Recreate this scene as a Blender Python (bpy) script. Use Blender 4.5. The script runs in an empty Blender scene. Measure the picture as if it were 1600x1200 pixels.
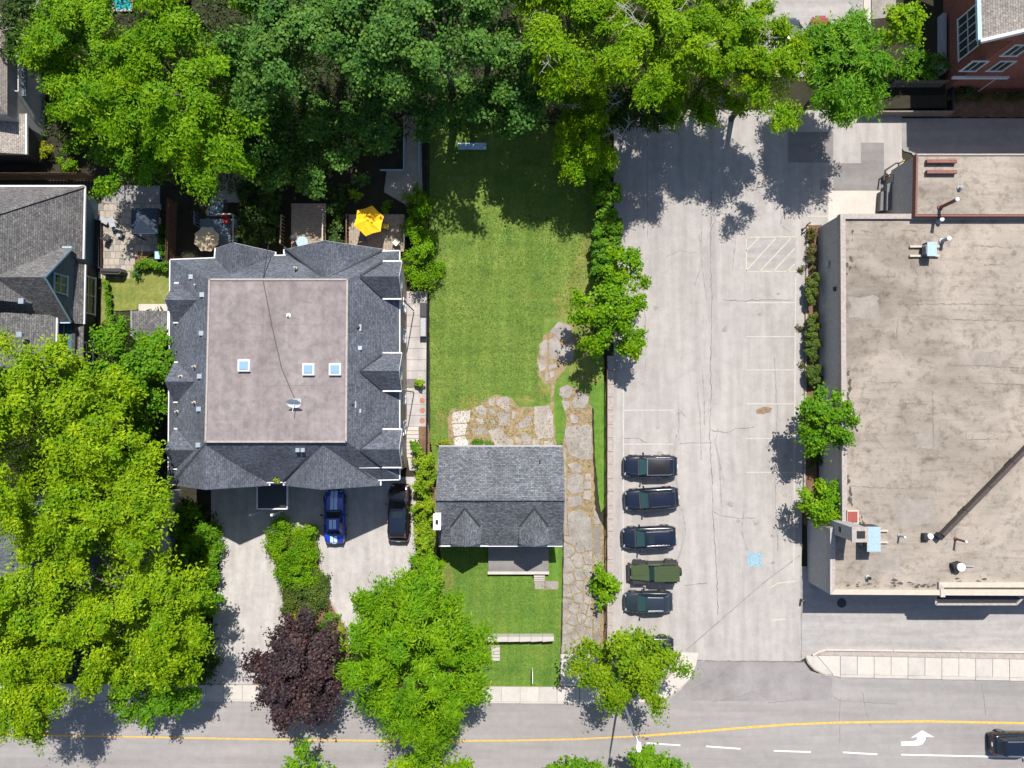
import bpy, math, random
import numpy as np
from mathutils import Vector, Matrix

# ------------------------------------------------------------------ camera, sky, sun, exposure
S = bpy.context.scene
CH, FPX, TILT = 63.0, 1110.0, math.atan(40 / 1110.0)
cam = bpy.data.cameras.new('camera'); cam_o = bpy.data.objects.new('camera', cam)
S.collection.objects.link(cam_o); S.camera = cam_o
cam_o.location = (0, 0, CH); cam_o.rotation_euler = (TILT, 0, 0)
cam.sensor_fit = 'HORIZONTAL'; cam.sensor_width = 36.0; cam.lens = 36.0 * FPX / 1600.0
cam.clip_end = 2000
SUN_EL, SUN_AZ = math.radians(58), math.atan2(.165, .985)
W = bpy.data.worlds.new('World'); S.world = W; W.use_nodes = True
nt = W.node_tree
sky = nt.nodes.new('ShaderNodeTexSky'); sky.sky_type = 'NISHITA'; sky.sun_disc = False
sky.sun_elevation = SUN_EL; sky.sun_rotation = SUN_AZ
bg = nt.nodes['Background']; bg.inputs['Strength'].default_value = 0.1
nt.links.new(sky.outputs['Color'], bg.inputs['Color'])
sun = bpy.data.lights.new('sun', 'SUN'); sun_o = bpy.data.objects.new('sun', sun)
S.collection.objects.link(sun_o); sun.energy = 5.0; sun.angle = math.radians(.5); sun.color = (1, .955, .89)
ld = Vector((-math.sin(SUN_AZ) * math.cos(SUN_EL), -math.cos(SUN_AZ) * math.cos(SUN_EL), -math.sin(SUN_EL)))
sun_o.rotation_euler = ld.to_track_quat('-Z', 'Y').to_euler(); sun_o.location = (10, 60, 90)
S.view_settings.view_transform = 'Standard'; S.view_settings.look = 'None'
S.view_settings.exposure = 0.6; S.view_settings.gamma = 1; S.view_settings.use_curve_mapping = False
try:
    S.cycles.max_bounces = 6; S.cycles.transparent_max_bounces = 4; S.cycles.transmission_bounces = 3
except Exception: pass

# ------------------------------------------------------------------ survey: place in the photograph -> point in the place
ct, st = math.cos(TILT), math.sin(TILT)
def P(u, v, h=0.0):
    dx, dy, dz = (u - 800) / FPX, -(v - 600) / FPX, -1.0
    wy, wz = dy * ct - dz * st, dy * st + dz * ct
    t = (CH - h) / -wz
    return (dx * t, wy * t)
def P3(u, v, h=0.0):
    x, y = P(u, v, h); return (x, y, h)
def PL(pts, h=0.0): return [P(u, v, h) for u, v in pts]
COL = S.collection
R = math.radians

# ------------------------------------------------------------------ materials
MATS = {}
def nodes_mat(name):
    m = bpy.data.materials.new(name); m.use_nodes = True
    t = m.node_tree; b = t.nodes['Principled BSDF']
    MATS[name] = m
    return m, t, b
def N(t, kind, **kw):
    n = t.nodes.new(kind)
    for k, v in kw.items():
        if k in n.inputs.keys() if isinstance(k, str) else False: n.inputs[k].default_value = v
        else: setattr(n, k, v)
    return n
def ramp(t, fac, stops):
    r = t.nodes.new('ShaderNodeValToRGB'); e = r.color_ramp.elements
    while len(e) < len(stops): e.new(0.5)
    for i, (p, c) in enumerate(stops):
        e[i].position = p; e[i].color = (*c, 1)
    t.links.new(fac, r.inputs['Fac']); return r.outputs['Color']
def noise(t, vec, scale, detail=4, rough=.6, dist=0):
    n = t.nodes.new('ShaderNodeTexNoise'); n.inputs['Scale'].default_value = scale
    n.inputs['Detail'].default_value = detail; n.inputs['Roughness'].default_value = rough
    n.inputs['Distortion'].default_value = dist
    if vec is not None: t.links.new(vec, n.inputs['Vector'])
    return n.outputs['Fac']
def mixc(t, fac, a, b, mode='MIX'):
    m = t.nodes.new('ShaderNodeMix'); m.data_type = 'RGBA'; m.blend_type = mode
    for s, val in ((m.inputs[0], fac), (m.inputs[6], a), (m.inputs[7], b)):
        if hasattr(val, 'links'): t.links.new(val, s)
        elif isinstance(val, tuple): s.default_value = (*val, 1)
        else: s.default_value = val
    return m.outputs[2]
def wpos(t, scale=(1, 1, 1)):
    g = t.nodes.new('ShaderNodeNewGeometry')
    if scale == (1, 1, 1): return g.outputs['Position']
    mp = t.nodes.new('ShaderNodeMapping'); mp.inputs['Scale'].default_value = scale
    t.links.new(g.outputs['Position'], mp.inputs['Vector']); return mp.outputs['Vector']
def bump(t, b, h, strength=.3, dist=.03):
    n = t.nodes.new('ShaderNodeBump'); n.inputs['Strength'].default_value = strength
    n.inputs['Distance'].default_value = dist
    t.links.new(h, n.inputs['Height']); t.links.new(n.outputs['Normal'], b.inputs['Normal'])
def val(c, f): return tuple(min(1, x * f) for x in c)

def m_plain(name, c, rough=.6, metal=0, var=.18, scale=6, bmp=0, spec=None):
    m, t, b = nodes_mat(name)
    n = noise(t, wpos(t), scale, 5)
    t.links.new(ramp(t, n, [(.3, val(c, 1 - var)), (.7, val(c, 1 + var))]), b.inputs['Base Color'])
    b.inputs['Roughness'].default_value = rough; b.inputs['Metallic'].default_value = metal
    if spec is not None: b.inputs['Specular IOR Level'].default_value = spec
    if bmp: bump(t, b, noise(t, wpos(t), scale * 6, 4), bmp, .02)
    return m
def m_ground(name, base, stops2, s1=.25, s2=2.2, streak=None, fine=60, bmp=.25, rough=.95, contrast=.5):
    """large stains, mid blotches and fine grain; streak = (axis scale) for wear along a direction"""
    m, t, b = nodes_mat(name)
    p = wpos(t)
    a = ramp(t, noise(t, p, s1, 6, .6, .4), [(.3, base), (.55, stops2[0]), (.75, stops2[1])])
    c2 = ramp(t, noise(t, p, s2, 7, .68, .3), [(.32, (1 - contrast * .45,) * 3), (.6, (1.0,) * 3)])
    c = mixc(t, 1.0, a, c2, 'MULTIPLY')
    if streak:
        c3 = ramp(t, noise(t, wpos(t, streak), 1.0, 5, .6), [(.3, (.8, .79, .79)), (.62, (1, 1, 1))])
        c = mixc(t, 1.0, c, c3, 'MULTIPLY')
    f = noise(t, p, fine, 2)
    c4 = ramp(t, f, [(.25, (.8, .8, .8)), (.75, (1.15, 1.15, 1.15))])
    c = mixc(t, 1.0, c, c4, 'MULTIPLY')
    t.links.new(c, b.inputs['Base Color']); b.inputs['Roughness'].default_value = rough
    b.inputs['Specular IOR Level'].default_value = .25
    bump(t, b, f, bmp, .02)
    return m
def m_brick(name, c1, c2, mortar, bw, bh, ms=.012, bmp=.5, var=.35, offs=.5, rough=.9, patch=.3):
    """courses laid along each face (shingles, bricks) from metric UVs"""
    m, t, b = nodes_mat(name)
    uv = t.nodes.new('ShaderNodeUVMap')
    k = t.nodes.new('ShaderNodeTexBrick'); k.offset = offs; k.squash = 1
    k.inputs['Scale'].default_value = 1; k.inputs['Mortar Size'].default_value = ms
    k.inputs['Mortar Smooth'].default_value = .3; k.inputs['Bias'].default_value = 0
    k.inputs['Brick Width'].default_value = bw; k.inputs['Row Height'].default_value = bh
    k.inputs['Color1'].default_value = (*c1, 1); k.inputs['Color2'].default_value = (*c2, 1)
    k.inputs['Mortar'].default_value = (*mortar, 1)
    t.links.new(uv.outputs['UV'], k.inputs['Vector'])
    n1 = ramp(t, noise(t, uv.outputs['UV'], 1.6 / bw, 2, .5), [(.35, (1 - var,) * 3), (.68, (1 + var,) * 3)])
    c = mixc(t, 1.0, k.outputs['Color'], n1, 'MULTIPLY')
    n2 = ramp(t, noise(t, wpos(t), .5, 5), [(.3, (1 - patch,) * 3), (.7, (1 + patch * .4,) * 3)])
    c = mixc(t, 1.0, c, n2, 'MULTIPLY')
    t.links.new(c, b.inputs['Base Color']); b.inputs['Roughness'].default_value = rough
    b.inputs['Specular IOR Level'].default_value = .3
    inv = t.nodes.new('ShaderNodeMath'); inv.operation = 'SUBTRACT'; inv.inputs[0].default_value = 1
    t.links.new(k.outputs['Fac'], inv.inputs[1]); bump(t, b, inv.outputs[0], bmp, .02)
    return m
def m_leaf(name, lo, mid, hi, trans=.35, rough=.5):
    m, t, b = nodes_mat(name)
    g = t.nodes.new('ShaderNodeNewGeometry')
    cl = ramp(t, noise(t, wpos(t), .55, 3), [(.32, (.6, .76, .8)), (.5, (.92, .96, .9)), (.68, (1.25, 1.12, .95))])
    c = mixc(t, 1.0, ramp(t, g.outputs['Random Per Island'], [(0, lo), (.5, mid), (1, hi)]), cl, 'MULTIPLY')
    t.links.new(c, b.inputs['Base Color']); b.inputs['Roughness'].default_value = rough
    b.inputs['Specular IOR Level'].default_value = .12
    tr = t.nodes.new('ShaderNodeBsdfTranslucent')
    tc = mixc(t, 1.0, c, (1.25, 1.2, .5), 'MULTIPLY'); t.links.new(tc, tr.inputs['Color'])
    mx = t.nodes.new('ShaderNodeMixShader'); mx.inputs[0].default_value = trans
    t.links.new(b.outputs[0], mx.inputs[1]); t.links.new(tr.outputs[0], mx.inputs[2])
    t.links.new(mx.outputs[0], t.nodes['Material Output'].inputs['Surface'])
    return m
def m_paint(name, c, metal=.0, rough=.18, coat=1.0):
    m, t, b = nodes_mat(name)
    b.inputs['Base Color'].default_value = (*c, 1); b.inputs['Roughness'].default_value = rough
    b.inputs['Metallic'].default_value = metal
    b.inputs['Coat Weight'].default_value = coat; b.inputs['Coat Roughness'].default_value = .04
    return m

# ground covers
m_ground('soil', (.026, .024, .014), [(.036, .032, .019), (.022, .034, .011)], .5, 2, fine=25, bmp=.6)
m_ground('lot_asphalt', (.325, .303, .285), [(.36, .336, .315), (.39, .363, .338)], .09, 1.1, streak=(1.2, .12, 1), fine=45, contrast=.32)
m_ground('strip_asphalt', (.31, .295, .285), [(.34, .32, .305), (.37, .35, .33)], .12, 1.4, streak=(.15, 1.4, 1), fine=45, contrast=.35)
m_ground('road_asphalt', (.25, .234, .226), [(.278, .26, .25), (.305, .284, .272)], .1, 1.2, streak=(.06, .9, 1), fine=45, contrast=.25)
m_ground('apron_asphalt', (.235, .22, .215), [(.26, .243, .237), (.285, .266, .258)], .2, 1.3, streak=(.4, .4, 1), fine=45, contrast=.32)
m_ground('mid_asphalt', (.25, .235, .225), [(.28, .26, .25), (.3, .285, .27)], .2, 1.3, streak=(.08, .9, 1), fine=45, contrast=.3)
m_ground('patch_asphalt', (.2, .188, .18), [(.215, .2, .192), (.235, .22, .21)], .3, 1.6, streak=(.2, .9, 1), fine=45, contrast=.3)
m_ground('concrete', (.38, .355, .325), [(.42, .39, .355), (.45, .42, .385)], .4, 2.0, fine=40, contrast=.25)
m_ground('pale_concrete', (.42, .385, .345), [(.455, .42, .375), (.485, .448, .398)], .5, 2.4, fine=40, contrast=.22)
m_ground('drive_concrete', (.36, .335, .325), [(.42, .395, .375), (.46, .43, .405)], .35, 1.5, streak=(1.6, .25, 1), fine=40, contrast=.35)
m_ground('old_concrete', (.2, .182, .165), [(.28, .255, .23), (.36, .33, .3)], .9, 2.6, fine=30, contrast=.5, bmp=.4)
m_ground('flagstone', (.22, .195, .175), [(.29, .26, .235), (.37, .335, .3)], .8, 2.6, fine=30, contrast=.45, bmp=.4)
m_ground('patio_stone', (.23, .2, .178), [(.31, .275, .245), (.39, .35, .312)], .8, 2.6, fine=30, contrast=.35, bmp=.4)
m_ground('white_flagstone', (.36, .33, .3), [(.45, .42, .385), (.52, .49, .45)], .8, 2.6, fine=30, contrast=.3, bmp=.4)
m_ground('dry_grass', (.24, .17, .095), [(.3, .225, .135), (.14, .165, .05)], 1.3, 3.2, fine=14, bmp=.8, contrast=.95)
m_ground('bark_mulch', (.12, .07, .045), [(.17, .1, .06), (.22, .14, .085)], 1.2, 4, fine=14, bmp=.7, contrast=.6)
m_ground('paver', (.3, .265, .22), [(.35, .31, .26), (.4, .355, .295)], .8, 2, fine=30, contrast=.35)
m_ground('roof_membrane', (.225, .192, .19), [(.255, .22, .216), (.285, .248, .242)], .25, 1.5, streak=(1.3, .1, 1), fine=50, contrast=.7, bmp=.1)
def m_gravelroof():
    m, t, b = nodes_mat('gravel_roof'); p = wpos(t)
    a = ramp(t, noise(t, p, .16, 7, .62, .6), [(.3, (.18, .153, .128)), (.48, (.275, .238, .2)), (.68, (.355, .31, .262))])
    d = ramp(t, noise(t, p, 1.3, 8, .75, .3), [(.34, (.5, .48, .46)), (.5, (1, 1, 1))])
    c = mixc(t, .8, a, d, 'MULTIPLY')
    e = ramp(t, noise(t, wpos(t, (.35, 2.5, 1)), 1.0, 6, .7), [(.3, (.7, .68, .66)), (.5, (1, 1, 1))])
    c = mixc(t, .7, c, e, 'MULTIPLY')
    f = noise(t, p, 22, 3, .7)
    c = mixc(t, 1.0, c, ramp(t, f, [(.3, (.75, .75, .75)), (.7, (1.2, 1.2, 1.2))]), 'MULTIPLY')
    t.links.new(c, b.inputs['Base Color']); b.inputs['Roughness'].default_value = 1
    b.inputs['Specular IOR Level'].default_value = .15
    bump(t, b, f, .5, .03)
m_gravelroof()
def m_lawn(name, a, bcol, c3, dry, sc=.28):
    m, t, b = nodes_mat(name); p = wpos(t)
    c = ramp(t, noise(t, p, sc, 6, .62, .3), [(.3, a), (.5, bcol), (.68, c3), (.85, dry)])
    q = ramp(t, noise(t, p, 3.2, 6, .72), [(.3, (.72, .78, .7)), (.65, (1.18, 1.12, 1.15))])
    c = mixc(t, 1.0, c, q, 'MULTIPLY')
    mow = ramp(t, noise(t, wpos(t, (.1, 1.6, 1)), 1.0, 3, .5), [(.35, (.88, .9, .88)), (.65, (1.08, 1.06, 1.05))])
    c = mixc(t, 1.0, c, mow, 'MULTIPLY')
    mw2 = ramp(t, noise(t, wpos(t, (1.1, .05, 1)), 1.0, 3, .5), [(.38, (.84, .88, .84)), (.62, (1.12, 1.09, 1.08))])
    c = mixc(t, 1.0, c, mw2, 'MULTIPLY')
    f = noise(t, p, 26, 3, .7)
    c = mixc(t, 1.0, c, ramp(t, f, [(.28, (.62, .68, .6)), (.72, (1.3, 1.25, 1.25))]), 'MULTIPLY')
    t.links.new(c, b.inputs['Base Color']); b.inputs['Roughness'].default_value = 1
    b.inputs['Specular IOR Level'].default_value = .1
    bump(t, b, f, .9, .06)
m_lawn('lawn', (.1, .175, .034), (.135, .21, .043), (.17, .23, .055), (.22, .25, .082))
m_lawn('lush_lawn', (.085, .175, .028), (.11, .205, .034), (.14, .22, .042), (.18, .23, .06))
m_lawn('sparse_lawn', (.14, .18, .045), (.18, .205, .055), (.22, .225, .075), (.27, .235, .1), .7)

# buildings
m_brick('shingle_slate', (.078, .088, .11), (.12, .132, .158), (.048, .054, .066), .32, .15, .012, .5, .3)
m_brick('shingle_grey', (.09, .097, .113), (.17, .178, .195), (.055, .06, .07), .3, .16, .014, .5, .32)
m_brick('shingle_brown', (.1, .098, .1), (.175, .168, .165), (.05, .05, .052), .3, .16, .014, .5, .3)
m_brick('shingle_tan', (.26, .23, .2), (.34, .3, .27), (.13, .115, .1), .3, .16, .014, .5, .25)
m_brick('red_brick', (.2, .06, .04), (.27, .085, .055), (.2, .13, .11), .24, .08, .01, .4, .18)
m_brick('tan_brick', (.34, .25, .19), (.42, .32, .25), (.4, .36, .32), .24, .08, .01, .4, .2)
m_brick('cedar_boards', (.2, .1, .05), (.26, .14, .075), (.05, .03, .02), 1.8, .14, .012, .4, .25)
m_plain('grey_stucco', (.33, .32, .32), .9, var=.12, scale=2.5, bmp=.3)
m_plain('cream_metal', (.42, .37, .3), .6, var=.1, scale=3)
m_plain('coping', (.3, .262, .24), .8, var=.2, scale=4)
m_plain('white_trim', (.6, .6, .61), .5, var=.06, scale=4)
m_plain('teal_siding', (.045, .105, .14), .6, var=.12, scale=3)
m_plain('blue_trim', (.3, .45, .55), .5, var=.08)
m_plain('dark_siding', (.035, .036, .042), .6, var=.2)
m_plain('charcoal_metal', (.03, .032, .037), .45, metal=.3, var=.2)
m_plain('ridge_dark', (.03, .033, .04), .9, var=.2)
m_plain('galvanised', (.45, .5, .54), .35, metal=.6, var=.12, scale=3)
m_plain('blue_metal', (.28, .38, .46), .5, metal=.1, var=.1)
m_plain('rust_metal', (.17, .065, .05), .7, var=.3, scale=6)
m_plain('red_hatch', (.24, .05, .04), .6, var=.15, scale=6)
m_plain('black_steel', (.012, .012, .014), .5, var=.3)
m_plain('white_plastic', (.72, .72, .72), .4, var=.05)
m_plain('vent_grey', (.3, .31, .33), .5, var=.15)
m_plain('bin_green', (.075, .15, .05), .55, var=.25, scale=3)
m_plain('bin_grey', (.1, .1, .105), .6, var=.2)
m_plain('aged_wood', (.17, .145, .125), .85, var=.3, scale=5, bmp=.3)
m_plain('brown_wood', (.13, .07, .042), .85, var=.3, scale=5, bmp=.3)
m_plain('deck_wood', (.27, .22, .17), .85, var=.25, scale=4, bmp=.3)
m_plain('blue_deck', (.11, .145, .18), .8, var=.2, scale=4)
m_plain('retaining_concrete', (.3, .258, .235), .95, var=.2, scale=4, bmp=.4)
m_plain('bark', (.075, .06, .05), .95, var=.35, scale=8, bmp=.6)
m_plain('dead_branch', (.33, .3, .28), .9, var=.25, scale=8)
m_plain('umbrella_yellow', (.92, .47, .003), .8, var=.04)
m_plain('umbrella_beige', (.46, .37, .24), .85, var=.08)
m_plain('canopy_navy', (.02, .036, .06), .8, var=.15)
m_plain('cover_black', (.03, .03, .034), .6, var=.2)
m_plain('cushion_yellow', (.7, .58, .1), .8, var=.08)
m_plain('cushion_white', (.62, .58, .5), .8, var=.08)
m_plain('red_fabric', (.3, .012, .02), .8, var=.1)
m_plain('terracotta', (.33, .14, .09), .85, var=.2)
m_plain('line_white', (.56, .56, .54), .85, var=.12, scale=8)
m_plain('line_faint', (.385, .36, .328), .9, var=.14, scale=3)
m_plain('line_yellow_faint', (.4, .37, .29), .9, var=.15, scale=4)
m_plain('line_yellow', (.58, .33, .05), .85, var=.25, scale=5)
m_plain('paint_blue', (.19, .3, .36), .85, var=.3, scale=6)
m_plain('blue_pale', (.24, .34, .4), .85, var=.2, scale=8)
m_plain('crack_fill', (.14, .13, .125), .95, var=.3)
m_plain('seam', (.19, .178, .172), .95, var=.25)
m_plain('oil_stain', (.2, .135, .085), .9, var=.3, scale=3)
m_plain('tyre', (.014, .014, .015), .8, var=.2)
m_plain('rim', (.3, .3, .31), .3, metal=.8, var=.1)
m_plain('lamp_clear', (.22, .24, .26), .2, var=.05)
m_plain('lamp_red', (.16, .006, .006), .25, var=.1)
m_plain('chrome', (.7, .7, .72), .2, metal=.9, var=.03)
m_plain('duct_brown', (.05, .037, .033), .7, var=.3)
m_plain('olive_paint', (.042, .062, .022), .35, var=.06)
m_plain('black_trim', (.016, .016, .018), .5, var=.1)
m_paint('paint_sky_black', (.006, .009, .02)); m_paint('paint_black', (.006, .006, .008))  # first is black car paint with the sky's reflected blue put into it
m_paint('paint_charcoal', (.018, .025, .034)); m_paint('paint_royal', (.008, .035, .34))
m_paint('paint_stripe', (.42, .58, .8)); m_paint('paint_maroon', (.012, .004, .006))
m_paint('paint_red', (.25, .012, .012)); m_paint('roof_panel_black', (.012, .01, .012), rough=.3, coat=.4)
def m_glass(name, c, rough=.06):
    m, t, b = nodes_mat(name)
    b.inputs['Base Color'].default_value = (*c, 1); b.inputs['Roughness'].default_value = rough
    b.inputs['Specular IOR Level'].default_value = .6
m_glass('windscreen', (.028, .07, .075)); m_glass('car_glass', (.012, .022, .026))
m_glass('skylight_glass', (.2, .32, .42)); m_glass('window_glass', (.03, .05, .04)); m_glass('pool', (.01, .3, .36))

# foliage
m_leaf('leaf_lime', (.13, .235, .004), (.2, .325, .005), (.29, .41, .008))
m_leaf('leaf_maple', (.075, .19, .006), (.11, .25, .008), (.165, .32, .011))
m_leaf('leaf_bright', (.095, .22, .004), (.14, .285, .005), (.21, .36, .007))
m_leaf('leaf_deep', (.05, .125, .022), (.078, .18, .03), (.13, .25, .04), .3)
m_leaf('leaf_locust', (.115, .225, .003), (.17, .31, .004), (.25, .4, .006))
m_leaf('leaf_walnut', (.075, .2, .01), (.115, .27, .012), (.165, .33, .016))
m_leaf('leaf_street', (.115, .21, .004), (.165, .275, .006), (.23, .34, .01))
m_leaf('leaf_purple', (.026, .015, .02), (.045, .024, .03), (.09, .06, .062), .15)
m_leaf('leaf_cedar', (.13, .22, .008), (.19, .3, .01), (.26, .36, .016), .25)
m_leaf('leaf_hedge', (.05, .09, .016), (.075, .12, .02), (.11, .15, .03), .25)
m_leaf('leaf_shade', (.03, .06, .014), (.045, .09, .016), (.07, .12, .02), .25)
m_leaf('leaf_gold', (.24, .27, .012), (.32, .33, .016), (.4, .38, .02))
m_leaf('leaf_olive', (.06, .075, .02), (.1, .1, .03), (.16, .11, .04), .25)
m_leaf('leaf_vine', (.065, .17, .01), (.1, .225, .012), (.15, .28, .016))

# ------------------------------------------------------------------ mesh helpers
class MB:
    def __init__(s): s.v, s.f = [], []
    def face(s, pts):
        i = len(s.v); s.v += [tuple(p) for p in pts]; s.f.append(tuple(range(i, i + len(pts)))); return s
    def prism(s, poly, z0, z1, top=None):
        """closed prism over a plan polygon; top = another polygon of as many corners"""
        a = sum(poly[i][0] * poly[(i + 1) % len(poly)][1] - poly[(i + 1) % len(poly)][0] * poly[i][1] for i in range(len(poly)))
        if a < 0: poly = poly[::-1]; top = top[::-1] if top else None
        top = top or poly; n = len(poly); i = len(s.v)
        zz = z1 if isinstance(z1, (list, tuple)) else [z1] * n
        s.v += [(x, y, z0) for x, y in poly] + [(x, y, zz[k]) for k, (x, y) in enumerate(top)]
        s.f.append(tuple(range(i + n - 1, i - 1, -1))); s.f.append(tuple(range(i + n, i + 2 * n)))
        for k in range(n):
            j = (k + 1) % n; s.f.append((i + k, i + j, i + n + j, i + n + k))
        return s
    def box(s, c, d, rz=0, ry=0, rx=0):
        m = Matrix.Rotation(rz, 3, 'Z') @ Matrix.Rotation(ry, 3, 'Y') @ Matrix.Rotation(rx, 3, 'X')
        i = len(s.v)
        for z in (-.5, .5):
            for x, y in ((-.5, -.5), (.5, -.5), (.5, .5), (-.5, .5)):
                p = m @ Vector((x * d[0], y * d[1], z * d[2])); s.v.append((p.x + c[0], p.y + c[1], p.z + c[2]))
        for q in ((3, 2, 1, 0), (4, 5, 6, 7), (0, 1, 5, 4), (1, 2, 6, 5), (2, 3, 7, 6), (3, 0, 4, 7)):
            s.f.append(tuple(i + k for k in q))
        return s
    def bar(s, a, b, w, h=None):
        a, b = Vector(a), Vector(b); d = b - a; L = d.length
        if L < 1e-6: return s
        d.normalize(); up = Vector((0, 0, 1)) if abs(d.z) < .95 else Vector((1, 0, 0))
        r = d.cross(up).normalized(); q = r.cross(d); h = h or w; i = len(s.v)
        for e in (a, b):
            for x, y in ((-1, -1), (1, -1), (1, 1), (-1, 1)):
                p = e + r * (x * w / 2) + q * (y * h / 2); s.v.append(tuple(p))
        for k in ((0, 1, 2, 3), (7, 6, 5, 4), (1, 0, 4, 5), (2, 1, 5, 6), (3, 2, 6, 7), (0, 3, 7, 4)):
            s.f.append(tuple(i + j for j in k))
        return s
    def tube(s, pts, rad, n=6):
        pts = [Vector(p) for p in pts]; rad = rad if isinstance(rad, (list, tuple)) else [rad] * len(pts)
        i = len(s.v)
        for k, p in enumerate(pts):
            d = (pts[min(k + 1, len(pts) - 1)] - pts[max(k - 1, 0)]).normalized()
            up = Vector((0, 0, 1)) if abs(d.z) < .9 else Vector((1, 0, 0))
            r = d.cross(up).normalized(); q = r.cross(d)
            for j in range(n):
                a = 2 * math.pi * j / n; s.v.append(tuple(p + (r * math.cos(a) + q * math.sin(a)) * rad[k]))
        for k in range(len(pts) - 1):
            for j in range(n):
                a, b = i + k * n + j, i + k * n + (j + 1) % n; s.f.append((a, b, b + n, a + n))
        s.f.append(tuple(i + j for j in range(n - 1, -1, -1))); e = i + (len(pts) - 1) * n
        s.f.append(tuple(e + j for j in range(n)))
        return s
    def lathe(s, c, prof, n=16, sx=1, sy=1):
        i = len(s.v)
        for r, z in prof:
            for j in range(n):
                a = 2 * math.pi * j / n; s.v.append((c[0] + r * math.cos(a) * sx, c[1] + r * math.sin(a) * sy, c[2] + z))
        for k in range(len(prof) - 1):
            for j in range(n):
                a, b = i + k * n + j, i + k * n + (j + 1) % n; s.f.append((a, b, b + n, a + n))
        s.f.append(tuple(i + j for j in range(n - 1, -1, -1))); e = i + (len(prof) - 1) * n
        s.f.append(tuple(e + j for j in range(n)))
        return s
    def build(s, name, mat, parent=None, smooth=False, local=False, loc=None):
        v = np.array(s.v, dtype=float)
        off = np.zeros(3)
        if parent is not None and not local: off = np.array(root_of(parent).location)
        elif parent is None:
            off = np.array(loc) if loc else np.array([*(v[:, :2].min(0) + v[:, :2].max(0)) / 2, v[:, 2].min()])
        me = bpy.data.meshes.new(name); me.from_pydata((v - off).tolist(), [], s.f); me.update()
        uvl = me.uv_layers.new(name='UVMap'); d = np.zeros((len(me.loops), 2))
        for p in me.polygons:
            n = p.normal; t = Vector((0, 0, 1)).cross(n) if abs(n.z) < .995 else Vector((1, 0, 0))
            t.normalize(); b = n.cross(t)
            for li in p.loop_indices:
                q = Vector(v[me.loops[li].vertex_index]); d[li] = (q.dot(t), q.dot(b))
        uvl.data.foreach_set('uv', d.ravel())
        if smooth: me.polygons.foreach_set('use_smooth', [True] * len(me.polygons))
        if mat: me.materials.append(MATS[mat])
        o = bpy.data.objects.new(name, me); COL.objects.link(o)
        if parent is not None: o.parent = parent
        else: o.location = off
        return o
def root_of(o):
    while o.parent: o = o.parent
    return o
def tag(o, label=None, cat=None, group=None, kind=None):
    for k, x in (('label', label), ('category', cat), ('group', group), ('kind', kind)):
        if x: o[k] = x
    return o
def thing(name, label, cat, loc, group=None, rz=0):
    o = bpy.data.objects.new(name, None); COL.objects.link(o)
    o.location = (loc[0], loc[1], loc[2] if len(loc) > 2 else 0); o.rotation_euler = (0, 0, rz)
    o.empty_display_size = .3
    return tag(o, label, cat, group)
def struct(o, label=None): 
    o['kind'] = 'structure'
    if label: o['label'] = label
    return o
def sheet(name, pts, mat, z=0.0, parent=None, h=0.02, px=True):
    """a thin paved sheet whose top lies at z"""
    poly = PL(pts) if px else pts
    o = MB().prism(poly, z - h, z).build(name, mat, parent)
    return struct(o) if parent is None else o
def ribbon(pts, w, z):
    """flat strip along plan points, as an MB"""
    mb = MB(); p = [Vector((x, y)) for x, y in pts]; L, Rr = [], []
    for k in range(len(p)):
        d = (p[min(k + 1, len(p) - 1)] - p[max(k - 1, 0)]).normalized(); n = Vector((-d.y, d.x)) * (w[k] if isinstance(w, list) else w) / 2
        L.append(p[k] + n); Rr.append(p[k] - n)
    for k in range(len(p) - 1):
        mb.face([(*Rr[k], z), (*Rr[k + 1], z), (*L[k + 1], z), (*L[k], z)])
    return mb
# ------------------------------------------------------------------ the ground, roads and paved areas
rnd = random.Random(7)
def rough(poly, amp=.04, seg=.35, seed=1):
    """ragged version of a plan polygon"""
    r = random.Random(seed); out = []
    for k in range(len(poly)):
        a, b = Vector(poly[k]), Vector(poly[(k + 1) % len(poly)]); n = max(1, int((b - a).length / seg))
        for j in range(n):
            p = a.lerp(b, j / n); out.append((p.x + r.uniform(-amp, amp), p.y + r.uniform(-amp, amp)))
    return out
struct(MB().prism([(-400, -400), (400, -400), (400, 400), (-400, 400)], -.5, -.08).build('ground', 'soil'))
road = sheet('road', [(-600, 1085), (900, 1088), (1040, 1070), (1310, 1050), (2300, 1052), (2300, 1420), (-600, 1420)], 'road_asphalt', 0.0)
apron = sheet('driveway_apron', [(1045, 1096), (1066, 1072), (1082, 1050), (1090, 1033), (1256, 1034), (1266, 1048), (1300, 1060), (1300, 1094)], 'apron_asphalt', .006)
lot = sheet('parking_lot', [(959, 172), (1409, 172), (1409, 245), (1440, 335), (1320, 340), (1300, 360), (1268, 356), (1258, 500), (1254, 760), (1250, 1033), (1089, 1033), (1062, 1018), (1040, 1072), (955, 1072), (959, 560)], 'lot_asphalt', .012)
strip = sheet('forecourt', [(1250, 885), (1900, 885), (1900, 1022), (1290, 1017), (1262, 1025), (1250, 1033)], 'strip_asphalt', .016)
alley = sheet('alley', [(1409, 185), (2000, 185), (2000, 250), (1432, 250), (1424, 239), (1412, 236), (1409, 232)], 'mid_asphalt', .02)  # brick house shadow's outline drawn as paving, a little darker than the lot
loading = sheet('loading_pad', [(1294, 298), (1385, 298), (1440, 300), (1440, 336), (1320, 341), (1294, 352)], 'pale_concrete', .02)
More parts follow.
